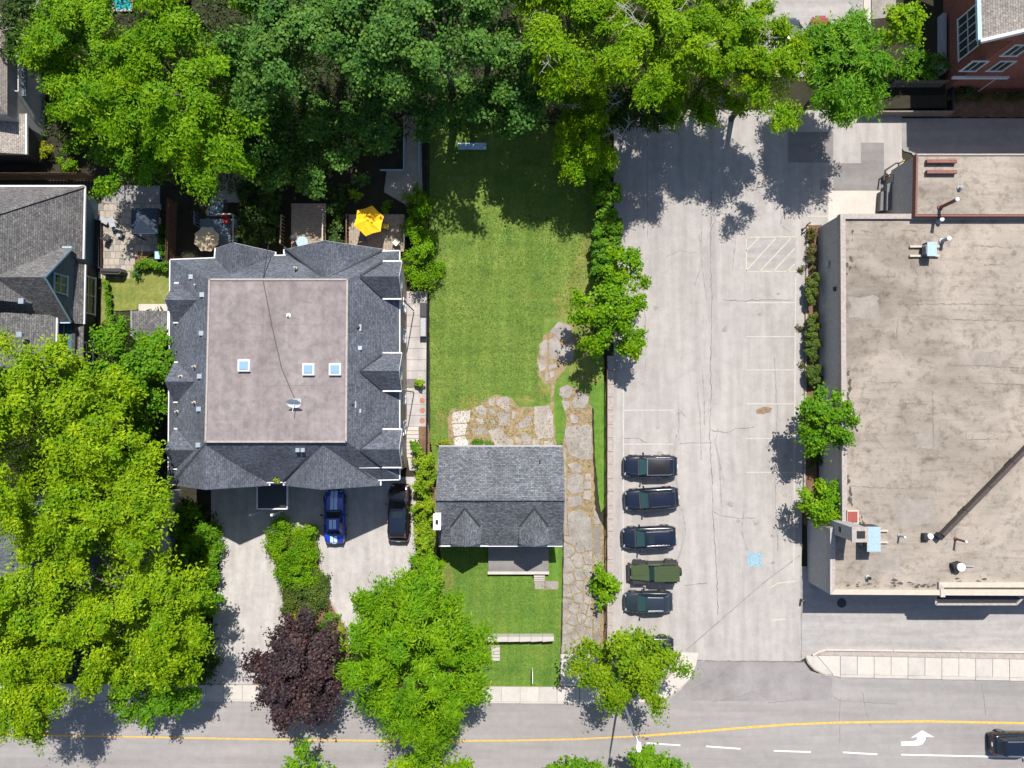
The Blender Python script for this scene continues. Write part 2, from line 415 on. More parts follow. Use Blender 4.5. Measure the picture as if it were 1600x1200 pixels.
for pts, m in (([(1345, 223), (1381, 223), (1381, 298), (1345, 298)], 'patch_asphalt'), ([(1302, 255), (1345, 255), (1345, 298), (1302, 298)], 'patch_asphalt'),
               ([(1281, 280), (1294, 280), (1294, 297), (1281, 297)], 'apron_asphalt'), ([(1166, 371), (1243, 369), (1243, 424), (1166, 425)], 'strip_asphalt'),
               ([(1231, 206), (1302, 206), (1302, 254), (1231, 254)], 'patch_asphalt')):  # this last one draws a soft shadow on the lot as darker asphalt
    sheet('asphalt_and_shadow_patch', pts, m, .016, lot, .003)
north_lot = sheet('rear_lot', [(1160, -120), (1352, -120), (1352, 120), (1160, 120)], 'strip_asphalt', .01)
sheet('rear_walk', [(1349, -120), (1360, -120), (1360, 55), (1349, 55)], 'pale_concrete', .08)
sheet('rear_yard_paving', [(1360, -60), (1475, -60), (1475, 150), (1360, 150)], 'soil', -.02)
sheet('rear_yard_pad', [(1362, -60), (1400, -60), (1400, 26), (1362, 30)], 'old_concrete', .0)
sheet('rear_yard_step', [(1414, 64), (1434, 62), (1434, 80), (1414, 84)], 'paver', .0)
# seams and cracks in the paving
def crack(pts, w, parent, z, jag=.05, mat='crack_fill', seed=0):
    r = random.Random(seed); p = PL(pts); out = []
    for k in range(len(p) - 1):
        a, b = Vector(p[k]), Vector(p[k + 1]); n = max(2, int((b - a).length / .3))
        for j in range(n):
            q = a.lerp(b, j / n); out.append((q.x + r.uniform(-jag, jag), q.y + r.uniform(-jag, jag)))
    out.append(p[-1])
    return ribbon(out, [w * r.uniform(.3, 1.2) for _ in out], z).build('crack', mat, parent)
for k, (pts, w) in enumerate([
    ([(1111, 300), (1110, 400), (1112, 470), (1110, 560), (1111, 620), (1109, 690), (1113, 760), (1114, 810), (1120, 900), (1122, 960)], .07),
    ([(1131, 469), (1165, 470), (1200, 468), (1240, 469)], .06), ([(1110, 672), (1135, 676), (1150, 670), (1178, 667)], .07),
    ([(1008, 470), (1008, 520)], .05), ([(1008, 520), (1008, 580)], .04), ([(1060, 690), (1061, 640), (1072, 652)], .05), ([(1061, 693), (1112, 692)], .05),
    ([(975, 684), (1000, 685), (1010, 692)], .06), ([(1114, 800), (1130, 806), (1155, 810), (1180, 809)], .05), ([(1111, 360), (1118, 345), (1112, 330)], .06),
    ([(1012, 200), (1011, 330), (1013, 380)], .05), ([(1068, 915), (1105, 911)], .05), ([(1226, 330), (1218, 352), (1235, 362)], .05), ([(1220, 285), (1221, 350)], .04),
    ([(1210, 560), (1214, 640), (1211, 760), (1215, 860)], .05), ([(1040, 400), (1062, 392), (1090, 396)], .04)]):
    crack(pts, w, lot, .019, .06, seed=k)
crack([(1072, 1016), (1130, 965), (1200, 905), (1250, 868)], .09, lot, .0195, .01, 'seam')
crack([(1088, 1032), (1150, 1033), (1256, 1034)], .1, lot, .0198, .03, 'crack_fill', 5)
crack([(1252, 900), (1252, 1030)], .07, lot, .0201, .03, 'crack_fill', 6)
for k, pts in enumerate([[(1240, 1050), (1242, 1095)], [(1348, 1082), (1352, 1108), (1361, 1136)], [(1534, 1068), (1540, 1118)], [(1312, 1092), (1312, 1160)],
                         [(1250, 1052), (1312, 1095), (1400, 1100)], [(1200, 1098), (1240, 1095)], [(1110, 1098), (1180, 1082), (1200, 1090)]]):
    crack(pts, .05, road, .0045 + .0003 * k, .05, 'crack_fill', 20 + k)
crack([(1085, 1075), (1120, 1060), (1140, 1040)], .05, apron, .0105, .05, 'crack_fill', 31)
# painted markings on the lot
def line(pts, w, parent, z, mat, name='parking_line'):
    return ribbon(PL(pts), w, z).build(name, mat, parent)
zl = .021
for a, b in (((974, 600), (974, 712)), ((974, 712), (973, 960))): line([a, b], .11, lot, zl, 'line_faint')
for v in (641, 694): line([(975, v), (1052, v)], .1, lot, zl + .001, 'line_faint')
line([(1243, 432), (1240, 900)], .11, lot, zl, 'line_faint')
for v in (473, 526, 578, 631, 685, 738): line([(1166, v), (1242, v)], .1, lot, zl + .001, 'line_faint')
for a, b in (((1166, 392), (1185, 372)), ((1166, 423), (1213, 371)), ((1187, 424), (1236, 372)), ((1208, 424), (1242, 388)), ((1230, 424), (1242, 412)),
             ((1166, 371), (1243, 370)), ((1166, 371), (1166, 425)), ((1166, 425), (1243, 424))):
    line([a, b], .1, lot, zl + .002, 'line_yellow_faint', 'hatch_line')
line([(1204, 918), (1216, 911), (1243, 908)], .11, lot, zl, 'line_yellow_faint'); line([(1205, 969), (1228, 967)], .11, lot, zl, 'line_yellow_faint')
line([(1262, 338), (1294, 338)], .1, lot, zl, 'line_yellow_faint')
bl = MB().prism(PL([(1168, 864), (1190, 864), (1190, 885), (1168, 885)]), .018, .0225).build('accessible_bay_square', 'paint_blue', lot)
bl['label'] = 'worn blue painted parking square'
mk = MB()   # wheelchair mark, worn, pale on the blue square
c0 = P(1178, 876); 
for k in range(10):
    a0, a1 = R(150 + k * 23), R(150 + (k + 1) * 23)
    q = [(c0[0] + r_ * math.cos(a), c0[1] + r_ * math.sin(a), .0235) for r_, a in ((.2, a0), (.27, a0), (.27, a1), (.2, a1))]; mk.face(q)
for a, b in (((1177, 867), (1177.5, 874)), ((1177.5, 871), (1182, 871)), ((1178, 874), (1183, 875)), ((1183, 875), (1185, 880))):
    rb = ribbon(PL([a, b]), .07, .0236); mk.face(rb.v)
mk.build('wheelchair_mark', 'blue_pale', bl)
st_ = MB().prism(rough(PL([(1181, 641), (1188, 637), (1198, 635), (1206, 638), (1203, 644), (1192, 647), (1183, 646)]), .03, .2, 3), .018, .0215).build('oil_stain', 'oil_stain', lot)
m_plain('drip_stain', (.24, .222, .205), .9, var=.25, scale=3)
for k in range(34):
    r = random.Random(300 + k); u, v = (r.uniform(1000, 1050), r.uniform(600, 960)) if k < 12 else (r.uniform(1170, 1235), r.uniform(440, 850)) if k < 24 else (r.uniform(1000, 1240), r.uniform(250, 1000)); x, y = P(u, v); rr = r.uniform(.1, .42); n = 11
    MB().face([(x + rr * r.uniform(.5, 1.1) * math.cos(6.283 * j / n), y + rr * r.uniform(.5, 1.1) * math.sin(6.283 * j / n) * .8, .0172 + k * .00005) for j in range(n)]).build('oil_spot', 'drip_stain', lot)
for k in range(10):
    r = random.Random(340 + k); u, v = r.uniform(1040, 1180), r.uniform(300, 950); crack([(u, v), (u + r.uniform(-6, 6), v + r.uniform(20, 60)), (u + r.uniform(-14, 14), v + r.uniform(70, 120))], r.uniform(.1, .2), lot, .0165 + k * .00005, .01, 'drip_stain', k)
mh = P(1350, 272); MB().lathe((*mh, .018), [(.42, 0), (.42, .006), (.36, .006)], 18).build('manhole_cover', 'patch_asphalt', lot)
mh = P(1315, 942); MB().lathe((*mh, .018), [(.42, 0), (.42, .006), (.38, .01)], 18).build('drain_cover', 'charcoal_metal', strip)
# road markings
yl = [(-200, 1146), (0, 1148), (200, 1151), (400, 1155), (640, 1158), (800, 1157), (900, 1155), (1000, 1150), (1080, 1144), (1150, 1138), (1230, 1132), (1310, 1129), (1450, 1127), (1600, 1130), (2000, 1138)]
line(yl[:8], .12, road, .006, 'line_yellow', 'centre_line'); line(yl[7:], .17, road, .006, 'line_yellow', 'centre_line')
for a, b in (((1010, 1161), (1063, 1164.5)), ((1103, 1166), (1157, 1170)), ((1209, 1173), (1267, 1175)), ((1317, 1175.5), (1371, 1178.5)), ((1408, 1179), (1900, 1190))):
    line([a, b], .13, road, .0065, 'line_white', 'lane_line')
ar = [(1408, 1158.5), (1427, 1158.5), (1432, 1156), (1434, 1151), (1423, 1153), (1441, 1141), (1460, 1152), (1446, 1151), (1446, 1156), (1441, 1163), (1434, 1165), (1408, 1165)]
MB().prism(PL(ar), .002, .0068).build('turn_arrow', 'line_white', road)

# sidewalks: each slab its own piece
def lerp(a, b, t): return a + (b - a) * t
walk_l = struct(MB().prism(PL([(-120, 1066), (905, 1073), (905, 1099), (-120, 1092)]), -.06, .06).build('sidewalk', 'retaining_concrete'))
u = -110.0; k = 0
while u < 900:
    u2 = min(u + rnd.choice((28.6, 29.2, 28.9)), 905); t0, t1 = lerp(1066, 1073, (u + 120) / 1025), lerp(1066, 1073, (u2 + 120) / 1025)
    q = PL([(u + .35, t0 + .2), (u2 - .35, t1 + .2), (u2 - .35, t1 + 23), (u + .35, t0 + 23)])
    MB().prism(q, .05, .12 + rnd.uniform(-.004, .006)).build('slab', 'pale_concrete' if k % 3 else 'concrete', walk_l); 
    if k % 2 == 0: MB().prism(PL([(u + .2, t0 + 23.4), (u2 + 28, t1 + 23.4), (u2 + 28, t1 + 26.2), (u + .2, t0 + 26.2)]), -.05, .115).build('kerb_stone', 'concrete', walk_l)
    u = u2; k += 1
corner = struct(MB().prism(PL([(1064, 1018), (1092, 1019), (1087, 1042), (1077, 1062), (1058, 1083), (1040, 1095), (1010, 1099), (905, 1099), (905, 1073), (1000, 1073), (1030, 1066), (1050, 1050)]), -.06, .05).build('corner_sidewalk', 'retaining_concrete'))
for pts in ([(1064.5, 1018.5), (1091, 1019.5), (1086.5, 1040), (1054, 1047)], [(1053.5, 1048), (1086, 1041), (1077, 1060), (1060, 1076), (1036, 1066)], [(1035, 1066.5), (1059, 1077), (1040, 1092), (1012, 1096), (1004, 1074)],
            [(1003, 1074), (1011, 1096), (975, 1097), (975, 1074)], [(974, 1074), (974, 1097), (940, 1097), (940, 1074)], [(939, 1074), (939, 1097), (906, 1097), (906, 1074)]):
    MB().prism(PL(pts), .04, .12 + rnd.uniform(-.003, .004)).build('slab', 'pale_concrete', corner)
walk_r = struct(MB().prism(PL([(1257, 1024), (1290, 1015), (1900, 1022), (1900, 1066), (1312, 1058), (1290, 1056), (1272, 1047), (1262, 1037)]), -.06, .05).build('roadside_sidewalk', 'retaining_concrete'))
def tv(u): return lerp(1024.5, 1030, (u - 1312) / 288)
u = 1312.0; k = 0
while u < 1840:
    u2 = u + 26.4
    MB().prism(PL([(u + .35, tv(u)), (u2 - .35, tv(u2)), (u2 - .35, tv(u2) + 28), (u + .35, tv(u) + 28)]), .04, .12 + rnd.uniform(-.004, .006)).build('slab', 'pale_concrete' if k % 4 else 'concrete', walk_r)
    if k % 2 == 0: MB().prism(PL([(u + .3, tv(u) + 28.6), (u2 + 26, tv(u2) + 28.6), (u2 + 26, tv(u2) + 33.5), (u + .3, tv(u) + 33.5)]), -.05, .11).build('kerb_stone', 'concrete', walk_r)
    u = u2; k += 1
MB().prism(PL([(1258.5, 1024.5), (1276, 1024.5), (1300, 1052), (1290, 1054), (1274, 1046), (1264, 1037)]), .04, .1).build('slab', 'concrete', walk_r)
MB().prism(PL([(1277, 1024.5), (1311.5, 1024.5), (1311.5, 1057), (1301, 1055), (1300.5, 1052)]), .04, .12).build('slab', 'pale_concrete', walk_r)
MB().prism(PL([(1276, 1023.5), (1292, 1018.5), (1310, 1018.5), (1900, 1026), (1900, 1034), (1600, 1029.4), (1312, 1023.8)]), .04, .105).build('brick_strip', 'retaining_concrete', walk_r)
for a, b in (((1269, 1023.5), (1277, 1018.5)), ((1277, 1018.5), (1290, 1014.8)), ((1290, 1014.8), (1395, 1016)), ((1395.6, 1016), (1500, 1017.2)), ((1500.6, 1017.2), (1605, 1018.6)), ((1606, 1018.6), (1900, 1022))):
    pa, pb = P3(*a, .1), P3(*b, .1); MB().bar(pa, pb, .16, .22).build('kerb_stone', 'pale_concrete', walk_r)

# lawns and yards
lawn = sheet('lawn', rough(PL([(671, 195), (925, 195), (932, 330), (925, 430), (902, 470), (944, 560), (945, 700), (930, 706), (928, 640), (900, 605), (873, 608), (866, 690), (700, 695), (690, 720), (672, 730)]), .05, .5, 2), 'lawn', .03, px=False)
front = sheet('front_lawn', rough(PL([(686, 838), (765, 838), (765, 899), (832, 899), (832, 904), (850, 898), (858, 850), (879, 850), (877, 960), (874, 1072), (690, 1074), (690, 880)]), .03, .5, 3), 'lush_lawn', .03, px=False)
sheet('verge', rough(PL([(672, 700), (688, 690), (683, 860), (672, 1000), (664, 870)]), .04, .4, 4), 'sparse_lawn', .026, px=False)
sheet('grass_strip', rough(PL([(926, 600), (946, 600), (946, 790), (938, 800), (930, 720)]), .04, .4, 5), 'lush_lawn', .034, px=False)
sheet('grass_wedge', rough(PL([(866, 600), (876, 604), (885, 660), (880, 690), (874, 700), (868, 690)]), .04, .3, 6), 'lush_lawn', .038, px=False)
for k, (uu, vv, ru, rv) in enumerate(((735, 628, 22, 9), (690, 655, 10, 16), (850, 608, 12, 14), (820, 625, 16, 6), (880, 470, 16, 12), (700, 905, 10, 26), (735, 985, 30, 5), (868, 640, 5, 26), (760, 840, 30, 4))):
    sheet('worn_patch', rough(PL([(uu + ru * math.cos(a * .7), vv + rv * math.sin(a * .7)) for a in range(9)]), .16, .22, 60 + k), 'sparse_lawn', .033 + k * .0003, px=False)
sheet('worn_lawn', rough(PL([(902, 400), (930, 330), (932, 440), (922, 520), (935, 600), (900, 600), (880, 560), (888, 500), (866, 500), (880, 460)]), .12, .4, 7), 'sparse_lawn', .035, px=False)
sheet('side_lawn', rough(PL([(160, 425), (268, 420), (268, 478), (215, 484), (180, 486), (166, 500), (158, 520)]), .04, .4, 8), 'sparse_lawn', .03, px=False)
patio = struct(MB().prism(rough(PL([(700, 650), (708, 638), (735, 640), (760, 625), (775, 617), (800, 622), (812, 637), (845, 634), (860, 632), (862, 585), (868, 585), (870, 695), (865, 702), (700, 702)]), .06, .4, 9), -.05, .034).build('patio', 'dry_grass'))
upper = struct(MB().prism(rough(PL([(838, 560), (850, 525), (865, 510), (878, 502), (892, 510), (900, 530), (895, 555), (880, 582), (862, 598), (852, 600), (840, 585)]), .08, .4, 10), -.05, .04).build('upper_patio', 'dry_grass'))
drive_s = struct(MB().prism(rough(PL([(873, 605), (885, 598), (905, 600), (925, 620), (926, 700), (930, 800), (947, 830), (947, 1000), (935, 1040), (925, 1072), (876, 1072), (879, 960), (881, 850), (879, 700)]), .05, .4, 11), -.05, .026).build('cracked_driveway', 'dry_grass'))
def stones(parent, org, s, lists, mats, z=.06, seed=0, grow=1.05):
    r = random.Random(seed)
    for i, pts in enumerate(lists):
        poly = PL([(org[0] + x / s, org[1] + y / s) for x, y in pts]); gx, gy = sum(p[0] for p in poly) / len(poly), sum(p[1] for p in poly) / len(poly)
        poly = rough([((p[0] - gx) * grow + gx, (p[1] - gy) * grow + gy) for p in poly], .035, .3, seed + i)
        c = Vector((sum(p[0] for p in poly) / len(poly), sum(p[1] for p in poly) / len(poly)))
        top = [((p[0] - c.x) * .96 + c.x, (p[1] - c.y) * .96 + c.y) for p in poly]
        MB().prism(poly, .0, z + r.uniform(-.012, .012), top).build('flagstone', mats[i % len(mats)], parent)
O1, s1 = (680, 600), 5.714
stones(patio, O1, s1, [[(160, 250), (310, 235), (305, 340), (150, 350)], [(150, 360), (285, 355), (265, 455), (170, 460)], [(175, 480), (260, 465), (300, 520), (285, 565), (170, 565)]], ['white_flagstone'], seed=1)
stones(patio, O1, s1, [[(360, 215), (420, 190), (470, 250), (440, 285), (370, 250)], [(475, 220), (530, 235), (530, 268), (480, 262)], [(480, 130), (530, 118), (520, 190), (480, 185)],
    [(545, 170), (580, 125), (640, 115), (660, 140), (662, 250), (640, 250)], [(555, 262), (580, 250), (660, 265), (662, 368), (570, 362)], [(495, 320), (540, 325), (535, 362), (500, 355)],
    [(685, 250), (715, 255), (712, 310), (685, 300)], [(720, 370), (790, 315), (840, 285), (860, 330), (810, 390), (740, 390)], [(890, 215), (1010, 205), (1045, 290), (1050, 470), (930, 480), (900, 440), (888, 330)],
    [(480, 420), (580, 395), (610, 430), (640, 475), (690, 500), (690, 565), (560, 565), (520, 500)], [(320, 400), (440, 390), (465, 440), (370, 455)], [(365, 310), (425, 300), (430, 355), (385, 360)],
    [(710, 480), (750, 470), (765, 520), (720, 520)], [(765, 440), (820, 450), (850, 490), (845, 530), (790, 540), (770, 490)], [(870, 490), (920, 480), (930, 545), (870, 550)], [(975, 515), (1050, 505), (1050, 560), (970, 560)]], ['patio_stone', 'flagstone', 'patio_stone'], seed=40, grow=1.12)
stones(drive_s, O1, s1, [[(1115, 40), (1180, 10), (1225, 40), (1210, 110), (1150, 130), (1112, 95)], [(1130, 150), (1195, 155), (1195, 210), (1160, 240)], [(1225, 160), (1280, 75), (1360, 90), (1370, 150), (1330, 210), (1240, 215)],
    [(1200, 285), (1240, 270), (1285, 300), (1270, 345), (1215, 345)], [(1170, 390), (1365, 375), (1390, 420), (1390, 660), (1300, 670), (1200, 620), (1165, 520)], [(1190, 720), (1260, 700), (1305, 740), (1300, 790), (1230, 790)],
    [(1185, 830), (1240, 800), (1320, 830), (1320, 960), (1220, 980), (1180, 930)], [(1335, 800), (1385, 800), (1390, 850), (1345, 850)], [(1330, 870), (1390, 870), (1390, 935), (1335, 935)], [(1335, 955), (1385, 950), (1388, 1040), (1320, 1020)],
    [(1190, 1010), (1300, 1000), (1310, 1080), (1190, 1095)]], ['flagstone', 'patio_stone'], seed=80, grow=1.1)
stones(drive_s, (800, 570), 4, [[(345, 930), (420, 905), (490, 960), (497, 1130), (420, 1130), (355, 1060)]], ['old_concrete'], seed=110)
def clip(poly, p, n):
    out = []
    for k in range(len(poly)):
        a, b = Vector(poly[k]), Vector(poly[(k + 1) % len(poly)]); da, db = (a - p).dot(n), (b - p).dot(n)
        if da <= 0: out.append(tuple(a))
        if (da < 0) != (db < 0) and abs(da - db) > 1e-9: out.append(tuple(a.lerp(b, da / (da - db))))
    return out
def broken(parent, region, seeds, mats, gap=.05, z=.06, seed=0):
    """slabs of a broken pour: cells round seed points, with open joints"""
    r = random.Random(seed); reg = PL(region); S_ = [Vector(P(*q)) for q in seeds]
    for i, c in enumerate(S_):
        poly = reg
        for j, d in enumerate(S_):
            if i != j and len(poly) > 2: n = (d - c).normalized(); poly = clip(poly, (c + d) / 2 - n * gap * r.uniform(.4, 1.6) / 2, n)
        if len(poly) < 3: continue
        poly = rough(poly, .03, .3, seed + i); cc = Vector((sum(p[0] for p in poly) / len(poly), sum(p[1] for p in poly) / len(poly)))
        MB().prism(poly, 0, z + r.uniform(-.012, .012), [((p[0] - cc.x) * .965 + cc.x, (p[1] - cc.y) * .965 + cc.y) for p in poly]).build('flagstone', mats[i % len(mats)], parent)
r2 = random.Random(5)
sd_ = [(903, 876), (888, 858), (888, 884), (905, 900), (890, 905), (905, 913), (887, 925), (898, 922), (918, 915), (904, 935), (918, 935), (886, 942), (896, 950), (912, 952), (922, 955), (885, 962), (895, 968), (908, 965), (920, 972), (888, 985), (908, 985), (897, 992), (921, 990), (886, 1000), (914, 1008), (902, 1008), (888, 1012), (907, 852), (921, 872), (921, 893), (895, 845), (916, 850)]
broken(drive_s, [(881, 838), (925, 838), (925, 1020), (878, 1020)], sd_, ['flagstone', 'old_concrete', 'flagstone', 'old_concrete'], .09, .06, 700)
broken(drive_s, [(927.5, 790), (938, 815), (940, 940), (936, 1000), (927.5, 1010)], [(931, 800), (933, 840), (934, 890), (933, 935), (931, 975), (930, 1000)], ['old_concrete', 'patch_asphalt'], .07, .05, 760)
broken(drive_s, [(881, 700), (884, 700), (886, 836), (882, 836)], [(883, 720), (883, 770), (883, 815)], ['old_concrete'], .05, .05, 780)
MB().prism(PL([(876, 1022), (934, 1022), (925, 1072), (876, 1072)]), -.02, .045).build('drive_slab', 'concrete', drive_s)
stones(upper, (820, 480), 8.571, [[(200, 500), (290, 430), (300, 600), (240, 670), (190, 620)], [(330, 450), (420, 400), (480, 520), (400, 690), (330, 690)], [(175, 710), (270, 695), (285, 820), (200, 860)], [(320, 770), (430, 760), (430, 810), (325, 835)],
    [(350, 330), (450, 200), (600, 260), (630, 380), (560, 430), (470, 420)], [(270, 900), (310, 890), (320, 980), (280, 990)], [(330, 880), (390, 850), (400, 920), (340, 960)], [(440, 560), (650, 470), (640, 720), (450, 720)]], ['patio_stone', 'flagstone', 'patio_stone'], .065, 160, 1.1)
# townhouse driveway, planting bed, side walk
sheet('townhouse_driveway', [(330, 745), (655, 745), (652, 870), (630, 905), (598, 938), (560, 985), (540, 1015), (520, 1069), (285, 1069), (330, 990), (343, 900), (343, 850), (330, 835)], 'drive_concrete', .02)
bed = sheet('planting_bed', rough(PL([(414, 832), (492, 826), (502, 880), (514, 938), (544, 985), (547, 1050), (500, 1069), (395, 1069), (440, 1000), (450, 960), (444, 905), (425, 870)]), .05, .4, 14), 'bark_mulch', .06, h=.1, px=False)
ribbon(PL([(489, 827), (500, 880), (514, 935), (530, 962), (546, 988)]), .18, .09).build('edging_strip', 'retaining_concrete', bed)
walk = sheet('side_walk', [(634, 455), (668, 455), (667, 735), (640, 735), (634, 700)], 'concrete', .01)
for k in range(12):   # poured panels of the side walk
    v0 = 458 + k * 17.4; 
    if v0 > 655: break
    MB().prism(PL([(635, v0), (667, v0), (667, v0 + 16.9), (635, v0 + 16.9)]), -.01, .05 + rnd.uniform(-.003, .003)).build('slab', 'drive_concrete', walk)
for k in range(8): 
    v0 = 667 + k * 6; MB().prism(PL([(635, v0), (655, v0), (655, v0 + 5.4), (635, v0 + 5.4)]), 0, .42 - k * .05).build('step', 'pale_concrete', walk)
for v in (625.5, 641, 657): MB().lathe((*P(660, v), .05), [(.24, 0), (.24, .03), (.2, .035)], 14).build('round_paver', 'terracotta', walk)
sheet('garden_bed', rough(PL([(655, 660), (668, 660), (680, 735), (676, 880), (650, 880), (652, 735)]), .04, .4, 15), 'bark_mulch', .03, px=False)
# backyards
sheet('backyard_path', [(630, 180), (658, 180), (660, 300), (634, 320), (600, 300), (604, 266), (630, 266)], 'paver', .0)
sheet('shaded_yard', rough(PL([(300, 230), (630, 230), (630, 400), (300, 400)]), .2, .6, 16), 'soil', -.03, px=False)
sheet('dirt_clearing', rough(PL([(335, 240), (385, 235), (398, 290), (372, 320), (345, 318), (325, 290)]), .2, .5, 17), 'paver', -.01, px=False)
pv = struct(MB().prism(PL([(153, 318), (250, 318), (250, 390), (212, 412), (212, 436), (153, 436)]), -.06, -.0).build('neighbour_patio', 'bark_mulch'))
for i in range(12):
    for j in range(11):
        uu, vv = 154 + i * 8.2 + (j % 2) * 2.5, 319 + j * 10.6
        if uu > 246 or (vv > 388 and uu > 206): continue
        MB().prism(PL([(uu, vv), (uu + 7.8, vv), (uu + 7.8, vv + 10.2), (uu, vv + 10.2)]), -.03, .03 + rnd.uniform(-.004, .004)).build('paver', 'paver' if (i * 7 + j * 3) % 4 else 'old_concrete', pv)
sheet('dark_stone_path', [(158, 290), (250, 290), (250, 318), (158, 318)], 'mid_asphalt', -.01)
sheet('brick_house_bed', rough(PL([(1478, 138), (1720, 138), (1720, 183), (1472, 183)]), .1, .5, 18), 'bark_mulch', -.0, px=False)
sheet('hedge_bed', rough(PL([(1259, 352), (1284, 352), (1278, 600), (1275, 820), (1256, 820), (1256, 600)]), .04, .5, 19), 'bark_mulch', .05, h=.08, px=False)
bk = thing('bed_kerb', 'long thin concrete kerb between parking lot and hedge bed', 'kerb', P3(1260, 560))
for k in range(10):
    v0 = 354 + k * 42; x0, x1 = 1261 - k * .5, 1261 - (k + 1) * .5
    MB().prism(PL([(x0 - 1.4, v0), (x0 + 1.4, v0), (x1 + 1.4, v0 + 41.4), (x1 - 1.4, v0 + 41.4)]), -.02, .15).build('kerb_stone', 'retaining_concrete', bk)
# ------------------------------------------------------------------ buildings
def gable(roofp, wallp, a, b, hw, ze, zr, mr, mw, trim='white_trim', over=.3, zb=None, th=.14, name='gable_roof'):
    """gabled roof with ridge from plan point a (inside) to b (front); slopes fall hw to each side"""
    a, b = Vector(a), Vector(b); d = (b - a).normalized(); n = Vector((-d.y, d.x)); f = b
    sl = (zr - ze) / hw; e = hw + .12; zo = zr - sl * e
    mb = MB()
    for s in (1, -1):
        A, B = a, f; C, D = f + n * s * e, a + n * s * e
        q = [(A.x, A.y, zr), (B.x, B.y, zr), (C.x, C.y, zo), (D.x, D.y, zo)]
        lo = [(x, y, z - th) for x, y, z in q]
        if s == 1: mb.face(q[::1] if (Vector(q[1]) - Vector(q[0])).cross(Vector(q[2]) - Vector(q[0])).z > 0 else q[::-1])
        else: mb.face(q[::1] if (Vector(q[1]) - Vector(q[0])).cross(Vector(q[2]) - Vector(q[0])).z > 0 else q[::-1])
        mb.face(lo)
        for i, j in ((1, 2), (2, 3)): mb.face([q[i], q[j], lo[j], lo[i]])
    o = mb.build(name, mr, roofp)
    if trim:
        for s in (1, -1):
            C, D = f + n * s * e, a + n * s * e; tb = MB()
            tb.bar((f.x, f.y, zr - th - .02), (C.x, C.y, zo - th - .02), .05, .16)
            tb.build('fascia', trim, o); tb = MB()
            tb.bar((C.x + n.x * s * .05, C.y + n.y * s * .05, zo - .06), (D.x + n.x * s * .05, D.y + n.y * s * .05, zo - .06), .1, .12)
            tb.build('eave_gutter', trim, o)
    if wallp is not None:
        w = f - d * over; zb = ze - .3 if zb is None else zb; i = w - d * .25; hh = hw - .25
        pts = [(-hh, zb), (hh, zb), (hh, ze + .02), (0, zr - th - .05), (-hh, ze + .02)]
        mb = MB(); fr = [(w.x + n.x * x, w.y + n.y * x, z) for x, z in pts]; bk = [(i.x + n.x * x, i.y + n.y * x, z) for x, z in pts]
        mb.face(fr).face(bk[::-1])
        for k in range(5): j = (k + 1) % 5; mb.face([fr[k], bk[k], bk[j], fr[j]])
        mb.build('gable_wall', mw, wallp)
    return o
def window(parent, c, w, h, face, frame='white_trim', glass='window_glass', bars=(1, 1), name='window'):
    """window on a vertical wall; face = outward plan direction"""
    d = Vector(face).normalized(); t = Vector((-d.y, d.x)); cx, cy, cz = c
    def bx(o, sx, sz, dep, oz=0, ot=0): 
        p = (cx + d.x * o + t.x * ot, cy + d.y * o + t.y * ot, cz + oz); return p, sx, sz, dep
    rz = math.atan2(t.y, t.x); mb = MB()
    for ot, oz, sx, sz in ((0, h / 2, w + .16, .1), (0, -h / 2, w + .24, .12), (w / 2, 0, .1, h - .11), (-w / 2, 0, .1, h - .11)):
        mb.box((cx + d.x * .05 + t.x * ot, cy + d.y * .05 + t.y * ot, cz + oz), (sx, .1, sz), rz)
    for k in range(bars[0]): 
        ot = -w / 2 + w * (k + 1) / (bars[0] + 1); mb.box((cx + d.x * .04 + t.x * ot, cy + d.y * .04 + t.y * ot, cz), (.06, .06, h - .12), rz)
    for k in range(bars[1]):
        oz = -h / 2 + h * (k + 1) / (bars[1] + 1); mb.box((cx + d.x * .045, cy + d.y * .045, cz + oz), (w - .12, .05, .06), rz)
    o = mb.build(name, frame, parent)
    MB().box((cx + d.x * .012, cy + d.y * .012, cz), (w, .02, h), rz).build('pane', glass, o)
    return o
def vent_box(parent, u, v, h, s=.3, mat='vent_grey', z=.3, tilt=0):
    x, y = P(u, v, h); mb = MB().box((x, y, h - .05 + z * .35), (s, s, z)).box((x, y, h - .02 + z * .9), (s * 1.25, s * 1.25, .05))
    return mb.build('roof_vent', mat, parent)
def vent_pipe(parent, u, v, h, r=.06, z=.45, mat='vent_grey', name='vent_pipe'):
    x, y = P(u, v, h); return MB().lathe((x, y, h - .15), [(r * 2.2, 0), (r * 2.0, .2), (r, .24), (r, z + .15), (r * .7, z + .15)], 10).build(name, mat, parent, smooth=False)

# ---- townhouse block with flat-topped slate roof
ZE, ZF = 6.8, 9.9
th = thing('townhouse_block', 'large townhouse block with dark slate shingle roof around a flat centre', 'townhouse', P3(445, 590))
eav = PL([(266, 406), (624, 392), (624, 749), (263, 757)], ZE); top = PL([(328, 437), (543, 437), (541, 690), (322, 690)], ZF)
ins = [(lerp(x, sum(p[0] for p in eav) / 4, .045), lerp(y, sum(p[1] for p in eav) / 4, .05)) for x, y in eav]
wall = MB().prism(ins, -.05, ZE + .1).build('wall', 'tan_brick', th)
roof = MB().prism(eav, ZE, ZF, top).build('roof', 'shingle_slate', th)
mb = MB()
for k in range(4):
    a, b = eav[k], eav[(k + 1) % 4]; mb.bar((*a, ZE - .08), (*b, ZE - .08), .14, .18)
mb.build('gutter', 'white_trim', roof)
flat = MB().prism([(lerp(x, sum(p[0] for p in top) / 4, .008), lerp(y, sum(p[1] for p in top) / 4, .008)) for x, y in top], ZF - .1, ZF + .04).build('flat_roof', 'roof_membrane', th)
mb = MB()
